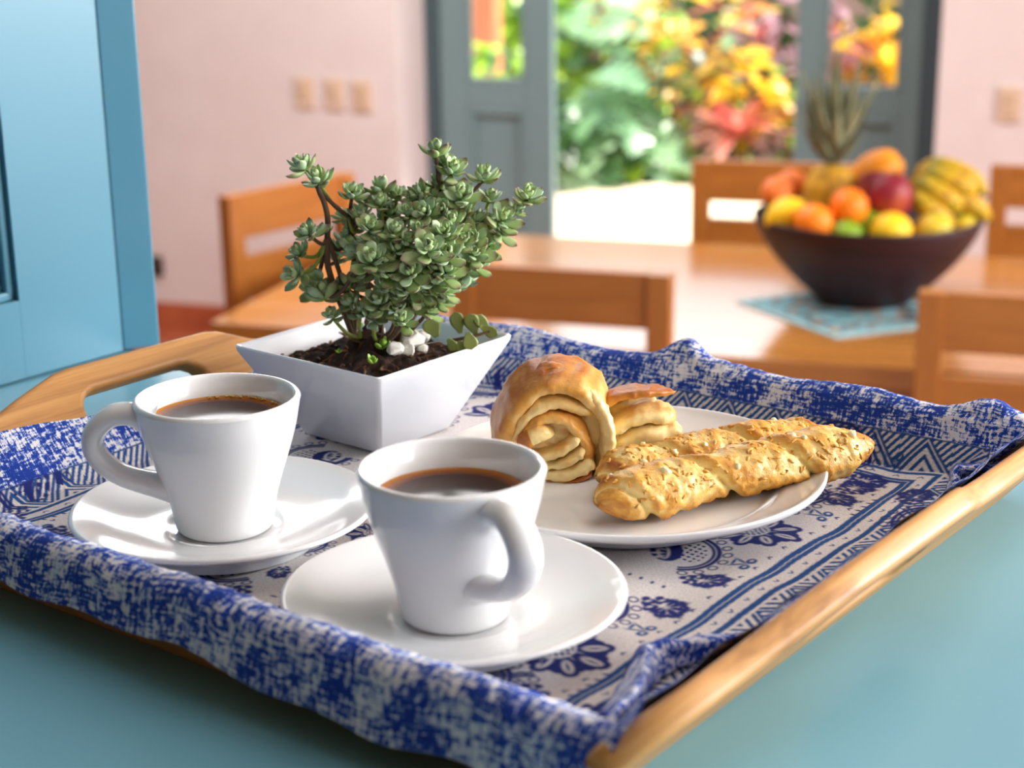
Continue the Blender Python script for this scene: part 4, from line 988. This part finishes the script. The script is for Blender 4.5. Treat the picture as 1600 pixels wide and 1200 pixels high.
rope('tucked_end', [(-19.5, 18.5, -14), (-14, 21, -16), (-7, 23.5, -15), (0, 22.5, -12)], 8, 4.2, lambda t, n_, f: (.85 if t < .42 else .12)+.1*n_, 9, (.3, .35))
rope('band', [(14, 44, 2), (21, 37, -2), (25.5, 27, -5), (26, 16, -6), (24, 6, -5), (21, 1, -3)], 14, 3.8, lambda t, n_, f: .06+.8*max(0, .2-t)+.12*abs(f)+.5*max(0, t-.93)*6, 10, (.14, .10), slant=-2)
def mid(d):
    p = Vector((d.x*.011+.019, d.y*.016+.006, .019+d.z*.020)); p += d*.0012*noise.fractal(p*140, 1, 2, 3); return p, .08+(.6 if p.z < .004 else 0)
blob('neck', mid, 48, 30)
# right lobe, further back
def lobe2(d):
    p = Vector((d.x*.021+.041, d.y*.016+.020, .0165+d.z*.0150+.12*d.x*.02)); k = noise.fractal(p*150, 1, 2, 3); ly = math.sin(p.z*820-p.x*320)
    p += d*(.0010*ly+.0008*k); return p, .10+.12*k-.1*ly+(.75 if d.x > .80 else 0)+(.6 if p.z < .004 else 0)
blob('right_lobe', lobe2)
rope('dough_fold', [(24, 16, 8), (33, 22, 7), (43, 26, 7), (55, 26.5, 9), (64, 23, 12)], 13, 4.0, lambda t, n_, f: .10+.5*max(0, t-.8)*4+.1*n_, 11, (.15, .15))
rope('crust_fold', [(24, 29, 10), (31, 35, 10), (41, 37.5, 10), (52, 37.5, 11), (64, 36, 13)], 13, 3.0, lambda t, n_, f: .56+.3*n_+.2*t, 12, (.15, .35), slant=-2)
rope('dough_fold', [(25, 9, 6), (36, 14, 4), (48, 17.5, 4), (60, 17, 8), (65, 12, 12)], 10, 4.8, lambda t, n_, f: .08+1.2*max(0, t-.82)*4, 13, (.15, .12))
rope('dough_fold', [(26, 3, 8), (36, 5, 6), (48, 6.5, 6), (60, 6, 9), (64, 4, 12)], 10, 4.4, lambda t, n_, f: .10+.7*max(0, -n_-.3)+1.2*max(0, t-.8)*4, 14, (.15, .12))

# ================================================================== POTTED SUCCULENT
PC = T(-.6139, .6704, 0); PRZ = TH+math.radians(-1.6)
pot = empty('potted_succulent', PC, PRZ, 'square white ceramic pot with a bushy grey-green succulent', 'potted plant')
def rrect(h, r, n=5):
    out = []
    for k, (sx, sy) in enumerate(((1, 1), (-1, 1), (-1, -1), (1, -1))):
        for i in range(n): a = PI/2*k+PI/2*i/(n-1); out.append((sx*(h-r)+math.cos(a)*r, sy*(h-r)+math.sin(a)*r))
    return out
HP = .0541
rings = [(.025, 0.0005, .002), (.0290, 0, .0025), (.0300, .001, .003), (.0552, HP-.0035, .003), (.0559, HP-.0008, .0032), (.0552, HP, .003), (.0536, HP-.0003, .002), (.0526, HP-.002, .002), (.033, .012, .002)]
V, F = [], []
for h, z, r in rings: V += [(x, y_, z) for x, y_ in rrect(h, r)]
nn = 20; F = [f for f in grid_faces(len(rings), nn, False, True)][::1]; F += [tuple(range(nn))[::-1] if False else tuple(range(nn)), tuple((len(rings)-1)*nn+i for i in range(nn))]
bm = bmesh.new(); me = mesh('pot', V, F); bm.from_mesh(me); bmesh.ops.recalc_face_normals(bm, faces=bm.faces); bm.to_mesh(me); bm.free()
po_ = link('pot', me, MT['pot'], pot, smooth=True)
try:
    me.polygons.foreach_set('use_smooth', [True]*len(me.polygons)); md = po_.modifiers.new('edge', 'EDGE_SPLIT'); md.split_angle = math.radians(50)
except Exception: pass
m = Mat('potting_soil'); v = m.coord(); n = m.noise(v, 240, 5, .7); m.col(m.ramp(n, [(.3, srgb(26, 15, 11)), (.6, srgb(62, 38, 26)), (.78, srgb(104, 74, 52))])).set(rough=.95); m.bump(n, .8, .002); MT['soil'] = m.m
ns = 76; V = []; hs_ = .0463
def soil_z(x, y_):
    return HP-.0105+.011*math.exp(-((x+.004)**2+(y_-.002)**2)/.0006)+.0035*noise.fractal(Vector((x*120, y_*120, 0)), .8, 2.2, 4) + .006*math.exp(-((x-.012)**2+(y_+.012)**2)/.0003)
for i in range(ns):
    for j in range(ns):
        x, y_ = (-1+2*i/(ns-1))*hs_, (-1+2*j/(ns-1))*hs_; ed = max(abs(x), abs(y_))/hs_
        V.append((x, y_, min(soil_z(x, y_)-.004*max(0, ed-.8)*5*.5, HP-.0015 if ed > .9 else 1)))
link('soil', mesh('soil', V, grid_faces(ns, ns)), MT['soil'], pot)
rp = random.Random(5); sv, sf = [], []
for k in range(130):
    x, y_ = rp.uniform(-.039, .039), rp.uniform(-.039, .039); p = Vector((x, y_, soil_z(x, y_)+.0006)); d = Vector((rp.uniform(-1, 1), rp.uniform(-1, 1), rp.uniform(-.3, .5))).normalized()*rp.uniform(.0012, .005)
    tube_data([p-d, p+Vector((0, 0, .0005)), p+d], [.0005, .0009, .0004], 5, V=sv, F=sf)
chm = simple('bark_chips', srgb(96, 62, 42), .9, .45, 160); ch = link('bark_chips', mesh('bark_chips', sv, sf), chm, pot); ch['kind'] = 'stuff'
# white stones
def pot_local(p):
    d = p-PC; c, s = math.cos(-PRZ), math.sin(-PRZ); return Vector((d.x*c-d.y*s, d.x*s+d.y*c, d.z))
def on_soil(px, py, lift=0):
    z = TZ+HP
    for _ in range(8): q_ = pot_local(atZ(px, py, z)); z = .5*z+.5*(TZ+soil_z(q_.x, q_.y)+lift)
    return atZ(px, py, z)
MT['stone'] = simple('white_stone', srgb(226, 222, 214), .55, .06, 120, bump=.2, bscale=300)
for k, (px, py, r, lab) in enumerate(((581, 517, .0056, 'white stone lying highest on the soil, left of the stone heap'), (616, 545, .0052, 'leftmost white stone of the heap on the soil'), (624, 528, .0056, 'greyish white stone at the back left of the heap'), (644, 531, .0066, 'largest white stone on top of the heap on the soil'), (634, 546, .0056, 'white stone at the front of the heap on the soil'), (656, 526, .0056, 'white stone at the back right of the heap'), (658, 545, .0046, 'small white stone at the right end of the heap'))):
    P = on_soil(px, py, r*.5+(.003 if k == 3 else 0)); bm = bmesh.new(); rk = random.Random(40+k)
    for _ in range(30):
        d = Vector((rk.gauss(0, 1), rk.gauss(0, 1), rk.gauss(0, 1))).normalized(); bm.verts.new(Vector((d.x*1.25, d.y*.95, d.z*.8))*r*1.12*rk.uniform(.8, 1.1))
    hu = bmesh.ops.convex_hull(bm, input=list(bm.verts)); bmesh.ops.delete(bm, geom=[g_ for g_ in hu['geom_interior'] if isinstance(g_, bmesh.types.BMVert)], context='VERTS')
    bmesh.ops.bevel(bm, geom=list(bm.edges), offset=r*.07, segments=1, affect='EDGES')
    o = link('white_stone', from_bm('white_stone', bm), MT['stone'], None, P, k*1.3, smooth=False); tag(o, lab, 'stone', 'white stones on the soil')
# succulent leaf
def succ_leaf(L=1.0, n=7, seg=8, fat=.58, wide=.27, tipp=1.0):
    V = []; tipv = []
    for i in range(n):
        t = i/(n-1); wv = wide*(.28+.72*math.sin(PI*min(1, (t*.93+.02))**1.55)) if t < .97 else .015
        wv = wide*(.26+.74*math.sin(PI*(t**1.25)*.88)) if t < .95 else .03
        zc_ = .30*t*t*L; th = fat*wv*(1-.3*t)
        for j in range(seg):
            a = 2*PI*j/seg; yy = math.cos(a)*wv; zz = math.sin(a)*th*(1.25 if math.sin(a) < 0 else .55)+.25*abs(math.cos(a))**2*wv*.6
            V.append((t*L, yy, zc_+zz)); tipv.append(t)
    F = [f[::-1] for f in grid_faces(n, seg, False, True)]+[tuple(range(seg)), tuple((n-1)*seg+j for j in range(seg))[::-1]]
    return V, F, tipv
LV, LF, LT = succ_leaf()
m = Mat('succulent_leaf'); at_ = m.attr('along').outputs['Fac']; oi = m.node('ShaderNodeObjectInfo'); v = m.coord(); n = m.noise(v, 2.5, 3)
base = m.ramp(m.math('ADD', m.math('MULTIPLY', oi.outputs['Random'], .6), m.math('MULTIPLY', n, .4)), [(.15, srgb(128, 160, 128)), (.5, srgb(168, 194, 164)), (.85, srgb(200, 216, 192))])
cc2 = m.mix(m.ramp(at_, [(.0, (.0, .0, .0, 1)), (.30, (.3, .3, .3, 1))]), srgb(150, 172, 84), base)
cc2 = m.mix(m.ramp(at_, [(.72, (0, 0, 0, 1)), (1.0, (.85, .85, .85, 1))]), cc2, srgb(126, 74, 78)); m.col(cc2).set(rough=.48, sss=.05); m.b.inputs['Subsurface Radius'].default_value = (.002, .004, .001); MT['succ'] = m.m
m = Mat('succulent_leaf_young'); at_ = m.attr('along').outputs['Fac']; gg = m.attr('tint').outputs['Fac']
base = m.ramp(gg, [(0, srgb(138, 168, 136)), (.6, srgb(178, 204, 160)), (1, srgb(200, 226, 156))]); cc2 = m.mix(m.ramp(at_, [(.82, (0, 0, 0, 1)), (1.0, (.6, .6, .6, 1))]), base, srgb(130, 84, 84)); m.col(cc2).set(rough=.48, sss=.05); m.b.inputs['Subsurface Radius'].default_value = (.002, .004, .001); MT['succ2'] = m.m
leaf_me = mesh('leaf', LV, LF); leaf_me.materials.append(MT['succ']); leaf_me.polygons.foreach_set('use_smooth', [True]*len(leaf_me.polygons)); setattr_f(leaf_me, 'along', LT)
MT['twig'] = simple('succulent_stem', srgb(96, 74, 54), .8, .2, 120); MT['gtwig'] = simple('green_stem', srgb(150, 164, 70), .6, .12, 60)
# rosette list in the crop frame of the photo (scale 2.308, offset 360,200): x, y, size, depth offset (m, - = towards camera)
RO = [(255,125,1.0,0),(312,178,1.0,0),(275,372,.85,-.01),(332,362,.6,0),(238,445,.8,0),(228,525,1.0,-.01),(300,565,1.1,0),(332,588,1.1,0),
 (440,228,.95,0),(545,205,1.0,.01),(492,255,.8,.01),(470,300,.8,0),(400,310,.7,.02),(540,262,.8,0),(600,235,.8,.01),(665,245,1.0,0),(692,212,.7,.02),(505,352,.9,-.02),(592,368,.9,-.025),(550,410,.8,-.02),(450,340,.8,.01),(400,415,.7,.02),(385,465,.7,.03),(440,440,.8,0),
 (510,468,1.25,-.035),(575,515,1.1,-.03),(605,432,.8,-.03),(640,300,.9,-.015),(640,405,.8,-.03),(700,300,.9,-.02),(712,430,1.25,-.04),(650,520,1.1,-.035),(692,475,.9,-.03),(742,70,.95,0),(802,145,1.0,0),(770,112,.8,.005),(748,190,.8,.005),(788,245,.9,0),(832,240,1.2,-.01),(760,292,.9,-.015),(722,262,.8,-.005),(800,335,1.0,-.02),(832,292,.9,0),(770,372,1.0,-.03),(782,452,1.15,-.035),(780,510,1.1,-.03),(832,402,.9,-.02),(872,392,1.0,-.015),(882,452,1.0,-.015),(915,165,1.0,.005),(937,242,.8,.01),(1075,240,1.0,.0),(1035,292,.7,.0),(985,322,1.15,-.005),(982,372,.9,.0),(920,332,.9,.005),(932,432,.9,.0),(892,482,.9,-.01),(870,332,.9,.0),(700,582,1.0,-.02),(740,545,1.1,-.025),(782,580,1.0,-.02),(760,612,.9,-.015),(640,572,1.1,-.025),(560,562,1.1,-.02),(532,622,1.1,-.02),(440,552,.9,0),(400,562,.8,.01),(472,512,.9,-.01),(432,622,.9,-.005),(362,672,.7,-.01),(622,690,.85,-.03),(600,645,.9,-.02),(652,632,.9,-.015),(720,652,.8,-.01),(522,672,.9,-.02),(470,652,.8,-.01),(820,560,.8,0),(860,500,.9,0),(580,300,.8,.01),(620,470,.9,-.02),(740,500,.9,-.03),(480,410,.8,-.01),(680,370,.9,-.025),(900,390,.8,.01),(560,470,.9,-.03),(610,600,.8,-.02)]
Yc = PC.y-.004
soilc = Vector((0, 0, HP-.003))
rq = random.Random(77)
for k in range(34):
    a_, r_ = rq.uniform(0, 6.28), rq.uniform(0, 1)**.5; RO.append((655+math.cos(a_)*r_*250, 400+math.sin(a_)*r_*190, rq.uniform(.8, 1.05), rq.uniform(.0, .03)))
nodes = [pot_local(atY(360+x/2.308, 200+y_/2.308, Yc+dz)) for x, y_, s, dz in RO]
center = Vector((0, 0, .105))
bases = [Vector((-.012, -.004, HP)), Vector((-.002, -.008, HP+.002)), Vector((.008, -.006, HP)), Vector((.013, .004, HP)), Vector((.0, .006, HP+.003)), Vector((-.018, .004, HP-.002))]
# main branches to forking points, then twigs
forks = [pot_local(atY(x, y_, Yc+dz)) for x, y_, dz in ((512, 370, 0), (570, 400, -.012), (610, 430, -.018), (650, 430, -.015), (690, 380, 0), (690, 300, .004), (600, 360, .008), (545, 340, .004), (745, 350, .006), (640, 470, -.01))]
fb = [0, 1, 1, 2, 3, 3, 4, 0, 3, 2]
nst = 0
def stem_obj(name, path, r0, r1, mat):
    P = crom(path, 5); n = len(P); V, F = tube_data(P, [r0+(r1-r0)*i/(n-1) for i in range(n)], 7); return link(name, mesh(name, V, F), mat, pot)
for f_, bi in zip(forks, fb):
    b_ = bases[bi]; md_ = (b_+f_)/2 + Vector((rp.uniform(-.004, .004), rp.uniform(-.004, .004), -.006)); stem_obj('stem', [b_-Vector((0, 0, .008)), b_, md_, f_], .0018, .0013, MT['twig'])
leafcount = 0; jv, jf, ja, jt = [], [], [], []
for (x, y_, s, dz), P in zip(RO, nodes):
    low = y_ > 640
    f_ = bases[min(range(6), key=lambda i: (bases[i]-P).length)] if low else min(forks, key=lambda q_: (q_-P).length+.6*max(0, q_.z-P.z))
    out = (P-f_); out = out.normalized() if out.length > 1e-4 else Vector((0, 0, 1))
    tocam = Vector((0, -1, .25)); c2, s2 = math.cos(-PRZ), math.sin(-PRZ); tocam = Vector((tocam.x*c2-tocam.y*s2, tocam.x*s2+tocam.y*c2, tocam.z)).normalized()
    axis = (out*.55 + Vector((0, 0, .75)) + tocam*(.55 if dz < -.01 else .15) + Vector((rp.uniform(-.35, .35), rp.uniform(-.35, .35), rp.uniform(-.2, .2)))).normalized()
    md_ = f_*.35+P*.65 - axis*.008
    if (f_-P).length > .006: stem_obj('twig', [f_, md_, P-axis*.003, P+axis*.001], .0013, .0009, MT['twig'] if x < 380 and y_ < 400 and False else (MT['gtwig'] if rp.random() < .55 else MT['twig']))
    Q = axis.to_track_quat('Z', 'Y').to_matrix().to_4x4()
    nl = 15; ga = rp.uniform(0, 6.28)
    for k in range(nl):
        t = k/(nl-1)                                     # 0 outer, 1 inner
        el = math.radians(2+70*t**1.1+rp.uniform(-14, 12)); L = .0122*s*(1-.58*t)*rp.uniform(.88, 1.12); a = ga+k*2.399
        pos = P - axis*(.0052*(1-t)*s) 
        Ml = Matrix.Translation(pos) @ Q @ Matrix.Rotation(a, 4, 'Z') @ Matrix.Rotation(-el, 4, 'Y') @ Matrix.Diagonal((L, L*1.08, L, 1))
        if k < 4 and leafcount < 300:
            o = bpy.data.objects.new('leaf', leaf_me); C.objects.link(o); o.parent = pot; o.matrix_local = Ml; leafcount += 1
        else:
            off = len(jv); jv += [Ml @ Vector(q_) for q_ in LV]; jf += [tuple(i+off for i in f) for f in LF]; ja += LT; jt += [min(1, max(0, .25+.65*t+rp.uniform(-.22, .22)))]*len(LV)
me = mesh('inner_leaves', jv, jf); setattr_f(me, 'along', ja); setattr_f(me, 'tint', jt); o = link('inner_leaves', me, MT['succ2'], pot); o['kind'] = 'stuff'
# tall bare stem with the two top-left rosettes and the low left ones
stem_obj('stem', [bases[0]]+[pot_local(atY(x, y_, Yc)) for x, y_ in ((516, 430), (511, 390), (512, 345), (507, 318), (499, 300), (493, 282))], .0019, .0014, MT['twig'])
# trailing sprig with flat round leaves at the right
MT['flatleaf'] = simple('sprig_leaf', srgb(128, 140, 74), .4, .22, 40)
zz = TZ+HP+.001
sp = [pot_local(atZ(x, y_, zz+dz)) for x, y_, dz in ((700, 533, -.002), (722, 529, .001), (745, 524, .003), (765, 518, .005))]
spo = stem_obj('sprig', sp, .0011, .0008, MT['twig'])
for px, py, ang, L, wd, dz in ((676, 512, 115, .012, .0054, .006), (715, 504, 105, .013, .0042, .008), (738, 506, 110, .0125, .0046, .007), (754, 505, 130, .0125, .0036, .007), (764, 517, -30, .011, .0034, .004), (734, 533, -80, .010, .0046, .003), (706, 538, -60, .008, .003, .0), (720, 541, -75, .007, .003, 0)):
    V, F, _ = succ_leaf(1.0, 7, 8, .22, .5); p = pot_local(atZ(px, py, zz+dz)); a = math.radians(ang)
    rtl = Vector((math.cos(-PRZ), math.sin(-PRZ), 0)); d = (rtl*math.cos(a)+Vector((0, 0, 1))*math.sin(a)).normalized(); nrm = tocam; sd_ = nrm.cross(d).normalized()
    Ml = Matrix((d*L, sd_*wd*2, nrm*L*.6)).transposed().to_4x4(); Ml.translation = p-d*L*.5
    o = link('sprig_leaf', mesh('sprig_leaf', [Ml @ Vector(q_) for q_ in V], F), MT['flatleaf'], spo)
# small bright sprouts on the soil
MT['sprout'] = simple('bright_sprout', srgb(150, 190, 70), .5, .15, 40)
for px, py, s_, nl in ((447, 0, 0, 0), (665, 532, 1.0, 5), (598, 545, 1.1, 4), (583, 568, .8, 5), (562, 517, .8, 5), (545, 500, 1.0, 6), (528, 500, .9, 6), (530, 552, .6, 3)):
    if not nl: continue
    p = pot_local(on_soil(px, py, .001)); V, F = [], []
    for k in range(nl):
        a = k*2.4; Ml = Matrix.Translation(p) @ Matrix.Rotation(a, 4, 'Z') @ Matrix.Rotation(-rp.uniform(.3, 1.1), 4, 'Y') @ Matrix.Scale(.0065*s_*rp.uniform(.8, 1.2), 4); off = len(V)
        V += [Ml @ Vector(q_) for q_ in LV]; F += [tuple(i+off for i in f) for f in LF]
    link('sprout', mesh('sprout', V, F), MT['sprout'], pot)
